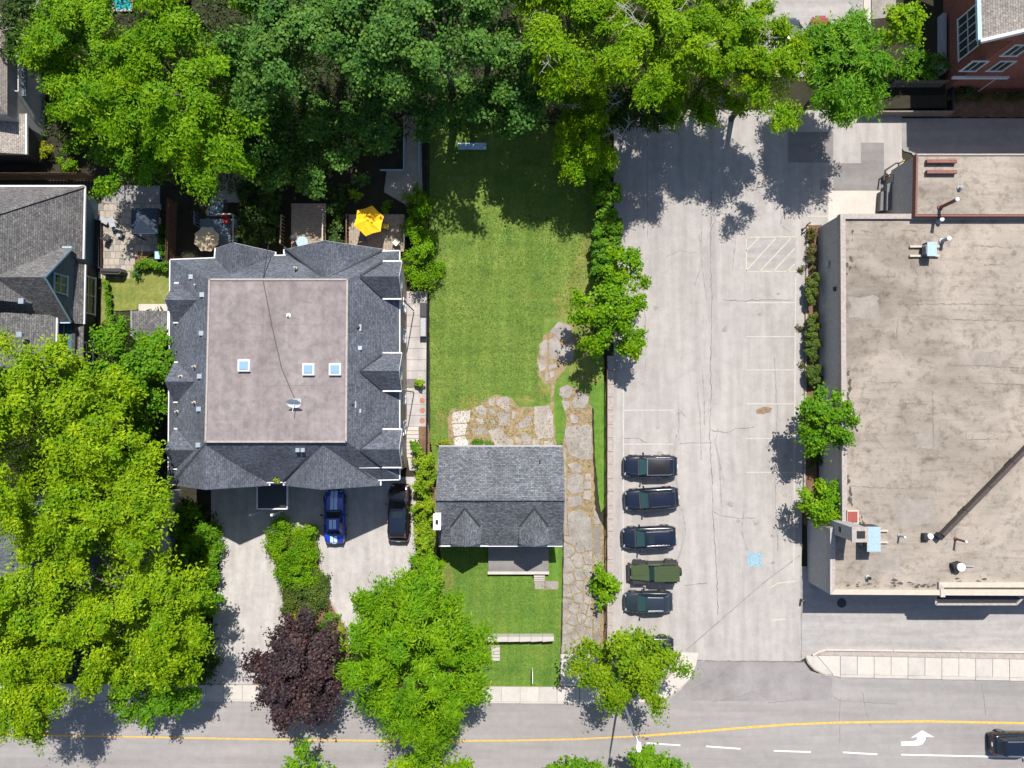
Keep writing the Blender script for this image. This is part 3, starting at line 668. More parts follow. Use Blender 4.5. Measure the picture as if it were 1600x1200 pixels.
for k in range(4): a, b = top[k], top[(k + 1) % 4]; mb.bar((*a, ZF + .06), (*b, ZF + .06), .14, .12)
mb.build('roof_edging', 'coping', flat)
hg = 3.66
def PX(u, v, h): return Vector(P(u, v, h))
G = []
b = PX(503.7, 765, 9.6); G.append(gable(roof, wall, (b.x, b.y + 5.2), b, hg, ZE, 9.65, 'shingle_slate', 'tan_brick', zb=4))
b = PX(320.5, 765, 9.6); G.append(gable(roof, wall, (b.x, b.y + 5.2), b, hg, ZE, 9.65, 'shingle_slate', 'tan_brick', zb=4))
b = PX(507, 376, 9.6); G.append(gable(roof, wall, (b.x, b.y - 5), b, 3.83, ZE, 9.65, 'shingle_slate', 'tan_brick', zb=4))
b = PX(364, 379, 9.3); G.append(gable(roof, wall, (b.x - .3, b.y - 4.5), b, 2.25, ZE + .1, 9.3, 'shingle_slate', 'tan_brick', zb=4))
for v in (468.5, 596, 703): b = PX(257, v, 9.0); G.append(gable(roof, wall, (b.x + 3.6, b.y), b, 1.4, 7.65, 9.0, 'shingle_slate', 'tan_brick', zb=5, over=.25))
for v in (432, 579.5, 702): b = PX(623, v, 9.25); G.append(gable(roof, wall, (b.x - 3.8, b.y), b, 1.32, 7.95, 9.25, 'shingle_slate', 'tan_brick', zb=6, over=.2))
# dark ridge/valley flashing lines
def flash(pts, w=.14, par=roof, mat='ridge_dark', z=.03):
    mb = MB()
    for k in range(len(pts) - 1): mb.bar([*P3(*pts[k])[:2], pts[k][2] + z], [*P3(*pts[k + 1])[:2], pts[k + 1][2] + z], w, .05)
    return mb.build('valley_flashing', mat, par)
for f in ([(504, 434, 9.6), (444, 386, 6.95)], [(514, 434, 9.6), (597, 391, 6.95)], [(501, 692, 9.68), (441, 751, 6.98)], [(506, 692, 9.68), (584, 750, 6.98)], [(327, 691, 9.68), (413, 747, 7.0)]):
    flash(f)
for v in (468.5, 596, 703):
    b = PX(257, v, 9.0)
    for s in (1, -1): MB().bar((b.x + 2.6, b.y + s * .05, 9.03), (b.x + 1.35, b.y + s * 1.42, 7.85), .12, .05).build('valley_flashing', 'ridge_dark', roof)
for v in (432, 579.5, 702):
    b = PX(623, v, 9.25)
    for s in (1, -1): MB().bar((b.x - 2.9, b.y + s * .05, 9.28), (b.x - 1.5, b.y + s * 1.34, 8.1), .12, .05).build('valley_flashing', 'ridge_dark', roof)
# skylights, dish, cable, vents
for k, (u, v) in enumerate(((380.5, 571), (481.5, 577), (523, 577))):
    x, y = P(u, v, ZF + .3); sk = MB().prism([(x - .48, y - .48), (x + .48, y - .48), (x + .48, y + .48), (x - .48, y + .48)], ZF, ZF + .3, [(x - .44, y - .44), (x + .44, y - .44), (x + .44, y + .44), (x - .44, y + .44)]).build('skylight', 'white_trim', flat)
    MB().prism([(x - .34, y - .34), (x + .34, y - .34), (x + .34, y + .34), (x - .34, y + .34)], ZF + .29, ZF + .36, [(x - .27, y - .27), (x + .27, y - .27), (x + .27, y + .27), (x - .27, y + .27)]).build('pane', 'skylight_glass', sk)
for u, v in ((451, 493),): vent_pipe(flat, u, v, ZF, .09, .3, 'white_plastic')
for u, v, h in ((300, 433, 8.4), (317, 461, 9.3), (316, 521, 9.3), (313, 588, 9.3), (312, 639, 9.3), (311, 695, 9.3)): vent_box(roof, u, v, h, .28, 'galvanised', .22)
for u, v, h in ((560, 512, 9.1), (552, 632, 9.3)): vent_box(roof, u, v, h, .4, 'vent_grey', .14); vent_pipe(roof, u, v, h + .1, .07, .35, 'black_steel')
for u, v, h in ((563, 544, 9.1), (562, 642, 9.0)): vent_box(roof, u, v, h, .24, 'galvanised', .2)
for u, v, h in ((466, 703, 9.3), (474, 703, 9.3)): vent_box(roof, u, v, h, .24, 'galvanised', .2)
for u, v, h in ((307, 446, 8.8), (304, 629, 9.0), (277, 643, 7.6), (304, 573, 9.0), (283, 588, 8.6), (462, 419, 9.2)): vent_pipe(roof, u, v, h, .06, .4, 'cream_metal')
cb = [P3(419, 384, 8.0), P3(411, 438, 10.02), P3(425, 510, 9.98), P3(440, 575, 9.98), P3(460, 622, 9.98)]
MB().tube(cb, .03, 5).build('cable', 'black_steel', roof)
sd = thing('satellite_dish', 'white satellite dish on the flat grey townhouse roof', 'satellite dish', P3(464, 628, ZF + .04))
x, y = P(464, 628, ZF); z0 = ZF + .04
MB().box((x, y, z0 + .03), (.7, .5, .06)).build('base', 'vent_grey', sd); MB().tube([(x, y, z0 + .05), (x, y + .05, z0 + .7)], .04, 8).build('mast', 'galvanised', sd)
dm = MB(); dr = []
for r_, q in ((0, 0), (.22, .02), (.4, .08), (.5, .14)):
    dr.append([(x + r_ * math.cos(a) * 1.1, y + r_ * math.sin(a) * .62 - q * .9, z0 + .72 + r_ * math.sin(a) * .75 + q * .6) for a in [2 * math.pi * k / 16 for k in range(16)]])
for i in range(3):
    for k in range(16): dm.face([dr[i][k], dr[i][(k + 1) % 16], dr[i + 1][(k + 1) % 16], dr[i + 1][k]])
dm.build('dish', 'white_plastic', sd, smooth=True); MB().tube([(x, y - .1, z0 + .6), (x - .1, y - .75, z0 + .75)], .025, 6).build('feed_arm', 'galvanised', sd)
# entry canopy between the front gables
cn = MB().prism(PL([(402, 758), (449, 758), (449, 795), (402, 795)], 3.2), 3.0, 3.2).build('entry_canopy', 'charcoal_metal', th)
q = PL([(402, 758), (449, 758), (449, 795), (402, 795)], 3.2); mb = MB()
for k in (1, 2, 3): mb.bar((*q[k], 3.18), (*q[(k + 1) % 4], 3.18), .1, .16)
mb.build('canopy_edging', 'white_trim', cn)
for k in range(2): MB().box((*P(*((410, 797), (442, 797))[k]), 1.5), (.18, .18, 3.0)).build('canopy_post', 'white_trim', th)
# garage doors, front windows, side windows
for u in (352, 520, 575): 
    c = P(u, 749, 4.8); d0 = MB().box((c[0], ins[2][1] - .03, 1.15), (2.4, .1, 2.25)).build('garage_door', 'white_trim', th)
    for k in range(3): MB().box((c[0], ins[2][1] - .09, .55 + k * .55), (2.2, .03, .46)).build('door_panel', 'white_trim', d0)
for u in (320, 503): b = PX(u, 765, 9.6); window(th, (b.x, b.y + .3, 7.4), 1.5, 1.3, (0, -1))
for u in (364, 507): b = PX(u, 377, 9.4); window(th, (b.x, b.y - .3, 7.2), 1.4, 1.3, (0, 1))
for v in (432, 579.5, 702): b = PX(623, v, 9.25); window(th, (b.x - .2, b.y, 7.5), 1.1, 1.2, (1, 0))
for v in (468, 596, 703): b = PX(257, v, 9.0); window(th, (b.x + .25, b.y, 7.2), 1.1, 1.2, (-1, 0))
for v in (470, 520, 620, 670):
    xw = lerp(ins[1][0], ins[2][0], (v - 400) / 350); yy = P(620, v, 4.5)[1]; window(th, (xw, yy, 4.6), 1.1, 1.3, (1, 0)); window(th, (xw, yy, 1.7), 1.1, 1.3, (1, 0))
for v in (470, 610): MB().tube([(*P(628, v, 6.5), 6.5), (*P(631, v, 6.0), 5.8), (*P(631, v, 6.0), .2)], .05, 6).build('downpipe', 'brown_wood', th)

# ---- small house with two dormers
sh = thing('small_house', 'small grey shingled house with two front dormers and a white chimney', 'house', P3(781, 780))
zE, zR = 3.4, 6.0
xl, yn = P(686, 698, zE); xr, ys = P(879, 852, zE); yr = P(780, 779, zR)[1]
o = .4
MB().prism([(xl + o, ys + o), (xr - o, ys + o), (xr - o, yn - o), (xl + o, yn - o)], -.05, zE).build('wall', 'white_trim', sh)
def saddle(x0, x1, y0, y1, yr_, ze, zr, t=.16):
    mb = MB()
    for (ye) in (y0, y1):
        q = [(x0, yr_, zr), (x1, yr_, zr), (x1, ye, ze), (x0, ye, ze)]; lo = [(x, y, z - t) for x, y, z in q]
        mb.face(q[::-1] if ye < yr_ else q).face(lo)
        for i, j in ((1, 2), (2, 3), (3, 0)): mb.face([q[i], q[j], lo[j], lo[i]])
    return mb
def fixup(mb):
    f2 = []
    for f in mb.f: f2.append(f)
    return mb
xm = P(763, 740, 4.3)[0]
sr = saddle(xl, xm, ys, yn, yr, zE, zR).build('roof', 'shingle_grey', sh)
sr2 = saddle(xm, xr, ys, yn, yr, zE + .05, zR + .05).build('roof', 'shingle_grey', sh)
for x0 in (xl + o, xr - o - .1): MB().face([(x0, ys + o, zE - .1), (x0, yn - o, zE - .1), (x0, yr, zR - .2)]).face([(x0 + .1, yn - o, zE - .1), (x0 + .1, ys + o, zE - .1), (x0 + .1, yr, zR - .2)]).build('gable_wall', 'white_trim', sh)
MB().bar((xl, ys - .06, zE - .1), (xr, ys - .06, zE - .1), .12, .13).build('gutter', 'white_trim', sr); MB().bar((xl, yn + .06, zE - .1), (xr, yn + .06, zE - .1), .12, .13).build('gutter', 'vent_grey', sr)
MB().bar((xl, yr, zR + .07), (xr, yr, zR + .07), .3, .06).build('ridge_cap', 'shingle_grey', sr)
for u in (726, 835):
    b = PX(u, 854.5, 5.55); g = gable(sr, sh, (b.x, yr - .3), b, 1.12, 4.45, 5.55, 'shingle_grey', 'white_trim', None, zb=3.3, over=.12, name='dormer_roof')
    MB().box((b.x, b.y + .62, 3.9), (2.0, .9, 1.1)).build('dormer_wall', 'white_trim', sh)
    window(sh, (b.x, b.y + .14, 4.2), .9, .8, (0, -1))
    x, y0 = b.x, PX(u, 796, 5.5).y
    mb = MB(); pk = P3(u, 796, 5.18)
    for s in (-1, 1): mb.bar((x, y0 + .1, 5.6), (x + s * 1.2, y0 - 1.5, 4.52), .13, .05)
    mb.build('valley_flashing', 'ridge_dark', g)
for u, v in ((720, 771), (790, 766), (821, 766)): vent_box(sr, u, v, zR - .28, .3, 'shingle_grey', .14)
for x0, y0, z0 in ((*P(844, 720, 4.4), 4.15),): MB().tube([(x0, y0, z0 - .1), (x0, y0, z0 + .55)], .06, 8).build('vent_pipe', 'black_steel', sr2)
x, y = P(683, 815, 6.3); chm = MB().box((x, y, 3.15), (.5, 1.15, 6.3)).build('chimney', 'white_trim', sh)
MB().box((x, y, 6.35), (.6, 1.28, .12)).build('chimney_cap', 'white_plastic', chm); MB().box((x, y, 6.45), (.22, .32, .16)).build('flue', 'black_steel', chm)
pr = MB().prism(PL([(763, 846), (857, 846), (857, 896), (763, 896)], .45), -.05, .45).build('porch', 'patch_asphalt', sh)
MB().prism(PL([(762, 893), (858, 893), (858, 897.5), (762, 897.5)], .47), .4, .47).build('porch_edge', 'pale_concrete', pr)
for k in range(3): MB().prism(PL([(834, 898 + k * 3.2), (851, 898 + k * 3.2), (851, 900.6 + k * 3.2), (834, 900.6 + k * 3.2)]), 0, .36 - k * .11).build('step', 'concrete', sh)
x, y = P(800, 846, 0); MB().box((x, ys + o - .03, 1.35), (.95, .08, 2.05)).build('door', 'brown_wood', sh)
for u in (722, 838): window(sh, (P(u, 848, 1.6)[0], ys + o, 1.6), 1.3, 1.2, (0, -1))
stones(struct(MB().prism(PL([(834, 907), (873, 908), (872, 921), (836, 921)]), -.03, .032).build('path_stones', 'dry_grass')), (0, 0), 1, [[(835, 908), (850, 907.5), (850, 920), (837, 920)], [(851, 908), (872, 909), (871, 920), (851.5, 920.5)]], ['flagstone', 'old_concrete'], .06, 300)

# ---- commercial building
cbd = thing('commercial_building', 'large flat-roofed commercial building with stained gravel roof and grey stucco wall', 'building', P3(1460, 640))
hc = 4.5
foot = PL([(1313, 334), (1900, 334), (1900, 918), (1475, 918), (1475, 930), (1297, 929), (1297, 826), (1316, 815)], hc)
def inset(poly, d):
    a = sum(poly[i][0] * poly[(i + 1) % len(poly)][1] - poly[(i + 1) % len(poly)][0] * poly[i][1] for i in range(len(poly)))
    s = 1 if a > 0 else -1; out = []; n = len(poly)
    for k in range(n):
        p0, p1, p2 = Vector(poly[k - 1]), Vector(poly[k]), Vector(poly[(k + 1) % n])
        d1, d2 = (p1 - p0).normalized(), (p2 - p1).normalized(); n1, n2 = Vector((-d1.y, d1.x)) * s, Vector((-d2.y, d2.x)) * s
        m = n1 + n2; m = m / max(.3, m.dot(n1)); out.append((p1.x + m.x * d, p1.y + m.y * d))
    return out
MB().prism(inset(foot, .06), -.05, hc - .3).build('wall', 'grey_stucco', cbd)
rf = MB().prism(inset(foot, .36), hc - .35, hc - .22).build('roof', 'gravel_roof', cbd)
fi = inset(foot, .42)
names = []
for k in range(len(foot)):
    j = (k + 1) % len(foot)
    south = k in (2, 4)
    MB().prism([foot[k], foot[j], fi[j], fi[k]], hc - .6, hc + (.01 if k % 2 else 0)).build('parapet', 'cream_metal' if south else 'coping', cbd)
# rendered frontage wall, sloping face seen at the lot corner
fr = PL([(1298, 926), (1297, 826), (1294, 826), (1294, 926)], hc)
MB().prism(PL([(1297, 826), (1299, 826), (1300, 929), (1297.5, 929)], hc), -.05, hc + .02).build('wing_wall', 'grey_stucco', cbd)
# front canopy
MB().prism(PL([(1462, 930), (1588, 930), (1597, 938), (1588, 945), (1462, 945)], 3.6), 3.45, 3.6).build('front_canopy', 'charcoal_metal', cbd)
for a, b in (((1462, 944), (1588, 944)), ((1462, 931), (1462, 944)), ((1588, 944), (1606, 926))): MB().bar(P3(*a, 3.66), P3(*b, 3.66), .16, .12).build('canopy_edging', 'coping', cbd)
MB().prism(PL([(1476, 921), (1700, 922), (1700, 931), (1476, 930)], hc), hc - .5, hc + .03).build('parapet', 'cream_metal', cbd)
MB().prism(PL([(1470, 921), (1477, 921), (1477, 933), (1470, 933)], hc + .1), hc - .5, hc + .1).build('parapet_pier', 'cream_metal', cbd)
# north wing
hw_ = 5.0
wf = PL([(1432, 240), (1900, 240), (1900, 338), (1430, 338)], hw_)
MB().prism(inset(wf, .05), -.05, hw_ - .3).build('wing_wall', 'grey_stucco', cbd)
wr = MB().prism(inset(wf, .2), hw_ - .4, hw_ - .08).build('wing_roof', 'gravel_roof', cbd)
wi = inset(wf, .14)
for k in range(4): MB().prism([wf[k], wf[(k + 1) % 4], wi[(k + 1) % 4], wi[k]], hw_ - .5, hw_ + (.005 if k % 2 else 0)).build('parapet', 'rust_metal' if k in (2, 3) else 'coping', cbd)
for v in (252.5, 269): MB().bar(P3(1447, v, hw_ + .15), P3(1494, v, hw_ + .15), .28, .3).build('roof_curb', 'rust_metal', wr)
for k, v in enumerate((448, 480, 600, 640)): 
    xx, yy = P(1313 - (v - 334) * .003, v, hc); x2 = PX(1313, v, hc).x + .06
    if k in (0, 3): MB().box((x2 - .06, yy, 3.4), (.12, .35, .3)).build('wall_light', 'black_steel', cbd)
MB().box((PX(1313.5, 410, hc).x - .05, P(1300, 410, 3)[1], 2.2), (.1, .5, .4)).build('meter_box', 'vent_grey', cbd)
# chimney stack at the south-west corner
x0, y0 = P(1331, 824, 7.6); x1, y1 = P(1355, 846, 7.6)
ck = MB().prism([(x0, y1), (x1, y1), (x1, y0), (x0, y0)], 2.5, 7.6).build('chimney', 'grey_stucco', cbd)
MB().prism([(x0 - .05, y1 - .05), (x1 + .05, y1 - .05), (x1 + .05, y0 + .05), (x0 - .05, y0 + .05)], 7.55, 7.7).build('chimney_cap', 'coping', ck)
xc, yc = (x0 + x1) / 2 + .05, (y0 + y1) / 2; MB().box((xc, yc, 7.72), (.62, .55, .08)).build('flue', 'black_steel', ck)
MB().box((x0 - .04, yc + .05, 5.6), (.06, .4, .3)).build('vent_grille', 'black_steel', ck)
rh = MB().prism(PL([(1324, 797), (1342, 797), (1342, 818), (1324, 818)], hc + .2), hc - .25, hc + .2).build('roof_hatch', 'cream_metal', cbd)
MB().prism(PL([(1325.5, 799.5), (1340, 799.5), (1340, 816), (1325.5, 816)], hc + .26), hc + .19, hc + .26).build('hatch_lid', 'red_hatch', rh)
ZR = hc - .22
# rooftop units
def hvac(pts, h, label, rails, extra=None):
    c = [sum(p[0] for p in pts) / 4, sum(p[1] for p in pts) / 4]
    t = thing('rooftop_air_unit', label, 'air conditioner', P3(*c, ZR + h)[:2] + (ZR,)); 
    q = PL(pts, ZR + h); lo = [(lerp(x, sum(p[0] for p in q) / 4, .04), y) for x, y in q]
    MB().prism(lo, ZR + .25, ZR + h - .06).build('cabinet', 'charcoal_metal', t)
    MB().prism(q, ZR + h - .06, ZR + h).build('top_panel', 'blue_metal', t)
    for a, b in rails: MB().bar(P3(*a, ZR + .12), P3(*b, ZR + .12), .16, .22).build('skid_rail', 'cream_metal', t)
    xw = min(p[0] for p in q); ym = sum(p[1] for p in q) / 4; 
    for k in range(4): MB().box((xw - .02, ym, ZR + .4 + k * .16), (.04, (q[0][1] - q[2][1]) * .7, .05)).build('louvre', 'vent_grey', t)
    return t
hvac([(1355, 823), (1376, 823), (1376, 862), (1355, 862)], 1.6, 'pale blue rooftop air unit beside the chimney stack', [((1350, 829), (1387, 829)), ((1350, 847), (1387, 847))])
hvac([(1449, 378), (1464, 378), (1464, 400), (1449, 400)], 1.0, 'small pale blue rooftop air unit on two long skids near north parapet', [((1421, 385.5), (1467, 385.5)), ((1421, 400), (1467, 400))])
# vent stacks on the roof: things that stand proud
def stack(u, v, zbase, hh, r, label, capm='white_plastic', elbow=None, cat='vent pipe'):
    x, y = P(u, v, zbase + hh); t = thing('vent_stack', label, cat, (x, y, zbase), 'vent stacks on the commercial roof')
    MB().lathe((x, y, zbase), [(r * 1.8, 0), (r * 1.6, .12), (r, .15), (r, hh - .1)], 12).build('pipe', 'rust_metal' if elbow else 'vent_grey', t)
    MB().lathe((x, y, zbase + hh - .14), [(r * .9, 0), (r * 1.15, .02), (r * 1.15, .08), (r * .5, .15)], 12).build('cap', capm, t)
stack(1497, 311, hw_ - .08, 2.4, .14, 'tall thin vent pipe with white cap on the north wing roof', elbow=1)
stack(1484, 372, ZR, 1.1, .16, 'short vent pipe with white cap beside small air unit')
stack(1473, 342, ZR, .6, .16, 'vent pipe with white cap in shade of north wing')
stack(1503, 292, hw_ - .08, .4, .12, 'stubby grey vent on north wing roof', 'vent_grey')
stack(1511, 847, ZR, 1.5, .09, 'thin vent pipe right of the dark diagonal duct end', elbow=1)
stack(1415, 840, ZR, 1.0, .08, 'thin pale vent pipe right of the large air unit')
stack(1360, 904, ZR, .5, .12, 'small dark vent near the front parapet corner', 'black_steel')
t = thing('roof_ventilator', 'white ringed round ventilator near the front parapet', 'ventilator', (*P(1500, 886, ZR + .5), ZR)); x, y = P(1500, 886, ZR + .5)
MB().box((x - .15, y, ZR + .25), (.65, .65, .5), .3).build('curb', 'charcoal_metal', t); MB().lathe((x, y, ZR + .45), [(.22, 0), (.33, .1), (.33, .25), (.24, .3), (.14, .2)], 18).build('hood', 'white_plastic', t, smooth=False)
MB().tube([(x + .4, y, ZR + .15), (x + 1.4, y - .05, ZR + .12)], .05, 6).build('conduit', 'vent_grey', t)
t = thing('roof_fan', 'small boxy exhaust fan with white bonnet beside diagonal duct', 'exhaust fan', (*P(1451, 838, ZR + .5), ZR)); x, y = P(1453, 838, ZR + .5)
MB().box((x - .22, y - .05, ZR + .25), (.45, .5, .5)).build('curb', 'charcoal_metal', t); MB().lathe((x, y, ZR + .5), [(.24, 0), (.22, .15), (.08, .22)], 14).build('bonnet', 'white_plastic', t)
# long diagonal duct
t = thing('roof_duct', 'long dark brown duct running diagonally across the gravel roof', 'duct', (*P(1530, 770, ZR), ZR))
a, b = Vector(P3(1472, 836, ZR + .55)), Vector(P3(1800, 500, ZR + .55)); d = (b - a); n = 9
for k in range(n): MB().bar(a + d * (k / n), a + d * ((k + .985) / n), .32, .45).build('duct_section', 'duct_brown', t)
for k in (1, 3, 5, 7): p = a + d * (k / n); MB().box((p.x, p.y, ZR + .16), (.8, .2, .32), math.atan2(d.y, d.x)).build('duct_support', 'charcoal_metal', t)
MB().box((a.x - .12, a.y - .12, ZR + .35), (.4, .45, .6), math.atan2(d.y, d.x)).build('duct_end', 'black_steel', t)
# weathering of the gravel roof: open seams, patches and dark growth along the west parapet
def roof_mark(pts, w, z, mat='crack_fill', jag=.06, seed=0, par=rf, name='seam'):
    r = random.Random(seed); p = PL(pts, z); out = []
    for k in range(len(p) - 1):
        a, b = Vector(p[k]), Vector(p[k + 1]); n = max(2, int((b - a).length / .25))
        for j in range(n): q = a.lerp(b, j / n); out.append((q.x + r.uniform(-jag, jag), q.y + r.uniform(-jag, jag)))
    out.append(p[-1]); return ribbon(out, [w * r.uniform(.1, 1.2) for _ in out], z).build(name, mat, par)
m_plain('roof_growth', (.07, .06, .05), .95, var=.4, scale=4); m_plain('roof_seam', (.15, .128, .11), .95, var=.3); m_ground('roof_patch', (.22, .194, .168), [(.27, .238, .208), (.31, .275, .24)], .5, 2, fine=30, contrast=.4)
for k, pts in enumerate([[(1345, 360), (1364, 363)], [(1408, 360), (1445, 361)], [(1410, 476), (1470, 475), (1600, 477)], [(1472, 498), (1512, 500), (1600, 502)], [(1330, 445), (1345, 447), (1373, 448)], [(1355, 597), (1410, 598)], [(1405, 631), (1449, 632)],
    [(1520, 597), (1560, 600), (1600, 601)], [(1510, 676), (1510, 687), (1560, 686)], [(1510, 382), (1580, 388)], [(1538, 414), (1570, 413)], [(1400, 530), (1404, 500), (1402, 490)], [(1457, 612), (1459, 700)], [(1480, 570), (1600, 575)], [(1330, 760), (1420, 764)], [(1420, 486), (1421, 474), (1432, 470), (1436, 482)]]):
    roof_mark(pts, .09, ZR + .004 + k * .0002, 'roof_seam', .05, k)
for k in range(46):
    r = random.Random(900 + k); v = r.choice((r.uniform(345, 430), r.uniform(570, 640), r.uniform(740, 800), r.uniform(800, 830))); u = 1322 + abs(r.gauss(0, 6)) + (18 if v > 795 else 0); x, y = P(u, v, ZR); n = 7; rr = r.uniform(.08, .28)
    MB().face([(x + rr * r.uniform(.4, 1.2) * math.cos(6.283 * j / n) * .7, y + rr * r.uniform(.4, 1.2) * math.sin(6.283 * j / n) * 1.3, ZR + .009 + k * .0001) for j in range(n)]).build('moss_spot', 'roof_growth', rf)
for k in range(40):
    r = random.Random(990 + k); v = 917 - abs(r.gauss(0, 5)); u = r.uniform(1312, 1470) if k % 2 else r.uniform(1440, 1600); x, y = P(u, v, ZR); n = 7; rr = r.uniform(.06, .22)
    MB().face([(x + rr * r.uniform(.4, 1.2) * math.cos(6.283 * j / n) * 1.4, y + rr * r.uniform(.4, 1.2) * math.sin(6.283 * j / n) * .7, ZR + .014 + k * .0001) for j in range(n)]).build('moss_spot', 'roof_growth', rf)
for k, (u, v, a_, b_) in enumerate(((1380, 880, 30, 14), (1450, 690, 18, 10), (1350, 480, 22, 16), (1540, 560, 24, 12), (1430, 800, 30, 20))):
    MB().prism(rough(PL([(u - a_, v - b_), (u + a_, v - b_), (u + a_, v + b_), (u - a_, v + b_)], ZR), .2, .4, 70 + k), ZR - .02, ZR + .0025 + k * .0002).build('repair_patch', 'roof_patch', rf)
for k, pts in enumerate([[(330, 505), (420, 507), (540, 506)], [(330, 531), (410, 533)], [(400, 603), (540, 602)], [(330, 655), (470, 656)]]): roof_mark(pts, .03, ZF + .043, 'roof_seam', .01, 50 + k, flat)
# bin enclosure by the wing
dm = thing('waste_container', 'dark green open waste container beside the north wing', 'dumpster', P3(1405, 292))
def qx(pts, h0, h1, m, par, nm): return MB().prism(PL(pts, h0), h0, h1).build(nm, m, par)
a = PL([(1396, 272), (1412, 262), (1414, 322), (1396, 326)], 1.3)
MB().prism(a, .15, 1.3).build('body', 'bin_green', dm); MB().prism(inset(a, .12), 1.25, 1.34).build('lid', 'bin_green', dm)
MB().bar((*a[0], 1.38), (*a[3], 1.38), .12, .1).bar((*a[1], 1.38), (*a[2], 1.38), .12, .1).build('rim', 'charcoal_metal', dm)
for k, (u, v) in enumerate(((1397, 278), (1411, 272), (1412, 318), (1397, 322))): MB().lathe((*P(u, v), 0), [(.1, 0), (.1, .16)], 8).build('caster', 'tyre', dm)
d2 = thing('waste_container', 'narrow grey waste container left of the green container', 'dumpster', P3(1388, 300)); a = PL([(1387, 288), (1394, 285), (1394, 326), (1386, 328)], 1.2)
MB().prism(a, .12, 1.1).build('body', 'bin_grey', d2); MB().prism(inset(a, -.04), 1.1, 1.2).build('lid', 'bin_grey', d2)
d3 = thing('cardboard_bin', 'low dark grey bin at the edge of the loading pad', 'bin', P3(1379, 314)); a = PL([(1376, 299), (1384, 298), (1384, 329), (1374, 330)], .7)
MB().prism(a, .0, .65).build('body', 'charcoal_metal', d3); MB().prism(inset(a, .05), .6, .7).build('lid', 'bin_grey', d3)
rl = thing('guard_rail', 'bent steel guard rail with yellow end by the loading ramp', 'railing', P3(1390, 265))
MB().tube([P3(1381, 282, .9), P3(1383, 266, .9), P3(1400, 255, .9), P3(1406, 255, .9)], .07, 8).build('rail', 'charcoal_metal', rl)
for u, v in ((1382, 280), (1384, 266), (1404, 256)): MB().tube([P3(u, v, 0), (*P(u, v, 0), .9)], .06, 8).build('post', 'line_yellow', rl)
MB().prism(PL([(1386, 270), (1428, 246), (1428, 250), (1388, 273)], 1.0), 0, 1.0).build('ramp_wall', 'grey_stucco', rl)
MB().bar(P3(1413, 287, 1.5), P3(1434, 285, 1.5), .45, .2).build('brace', 'blue_deck', rl)

# ---- neighbour house with teal gable, left
nh = thing('neighbour_house', 'house with grey brown shingles and a dark teal gable wall', 'house', P3(60, 430))
XE = -36.5; ZN = 2.9
yN, yM, yS = P(127, 292, ZN)[1], P(122, 405, ZN)[1], P(60, 575, 4.5)[1]
MB().prism([(-58, yS + .4), (XE - .55, yS + .4), (XE - .55, yN - .4), (-58, yN - .4)], -.05, ZN).build('wall', 'teal_siding', nh)
hp = (yN - yS) / 2; rz_ = min(hp, 7)
nr = MB().prism([(-58, yS), (XE - 1.5, yS), (XE - 1.5, yM), (XE, yM), (XE, yN), (-58, yN)], ZN - .02, ZN + .1).build('eave_board', 'white_trim', nh)
ridx = XE - 5.2; zr = ZN + .1 + 5.2 * 1.1
mb = MB()
mb.face([(XE, yM - .01, ZN + .1), (XE, yN, ZN + .1), (ridx, yN - 4.6, zr), (ridx, yM - 4.2, zr), (XE - 1.9, yM - 4.2, ZN + .1 + 1.9 * 1.1), (XE - 1.9, yM - .01, ZN + .1 + 1.9 * 1.1)]); mb.face([(XE, yN, ZN + .1), (-58, yN, ZN + .1), (-58, yN - 4.6, zr), (ridx, yN - 4.6, zr)])
mb.face([(-58, yM - 4.2, zr), (ridx, yM - 4.2, zr), (ridx, yN - 4.6, zr), (-58, yN - 4.6, zr)])
nroof = mb.build('roof', 'shingle_brown', nh)
MB().bar((XE, yN, ZN + .14), (ridx, yN - 4.6, zr + .03), .22, .06).build('hip_cap', 'shingle_brown', nroof)
MB().bar((XE + .05, yM, ZN + .04), (XE + .05, yN, ZN + .04), .13, .16).bar((XE, yN + .05, ZN + .04), (-44, yN + .05, ZN + .04), .13, .16).build('gutter', 'white_trim', nroof)
b = PX(61, 433, 7.6); wx = b.x
gr = gable(nroof, nh, (b.x - 9, b.y), (b.x + .35, b.y), 3.0, 4.3, 7.6, 'shingle_brown', 'teal_siding', 'blue_trim', over=.35, zb=2.5)
window(nh, (wx + .02, b.y - .1, 5.0), 1.5, 1.7, (1, 0), 'blue_trim', bars=(1, 1))
pb = MB().prism([(wx - .1, b.y - 3.1), (wx + .6, b.y - 3.1), (wx + .6, b.y + 2.0), (wx - .1, b.y + 2.0)], 2.5, [3.3, 2.6, 2.6, 3.3]).build('pent_roof', 'shingle_brown', nh)
MB().bar((wx + .63, b.y - 3.1, 2.6), (wx + .63, b.y + 2.0, 2.6), .1, .16).build('fascia', 'white_trim', pb)
MB().prism([(wx - .2, b.y - 8), (wx + .1, b.y - 8), (wx + .1, b.y + 2.3), (wx - .2, b.y + 2.3)], -.05, 3.0).build('lower_wall', 'dark_siding', nh)
window(nh, (wx + .12, b.y - .4, 1.4), 3.2, 2.1, (1, 0), 'white_trim', bars=(1, 1)); window(nh, (wx + .12, b.y - 5.4, 1.5), 1.6, 2.0, (1, 0), 'white_trim', bars=(1, 1))
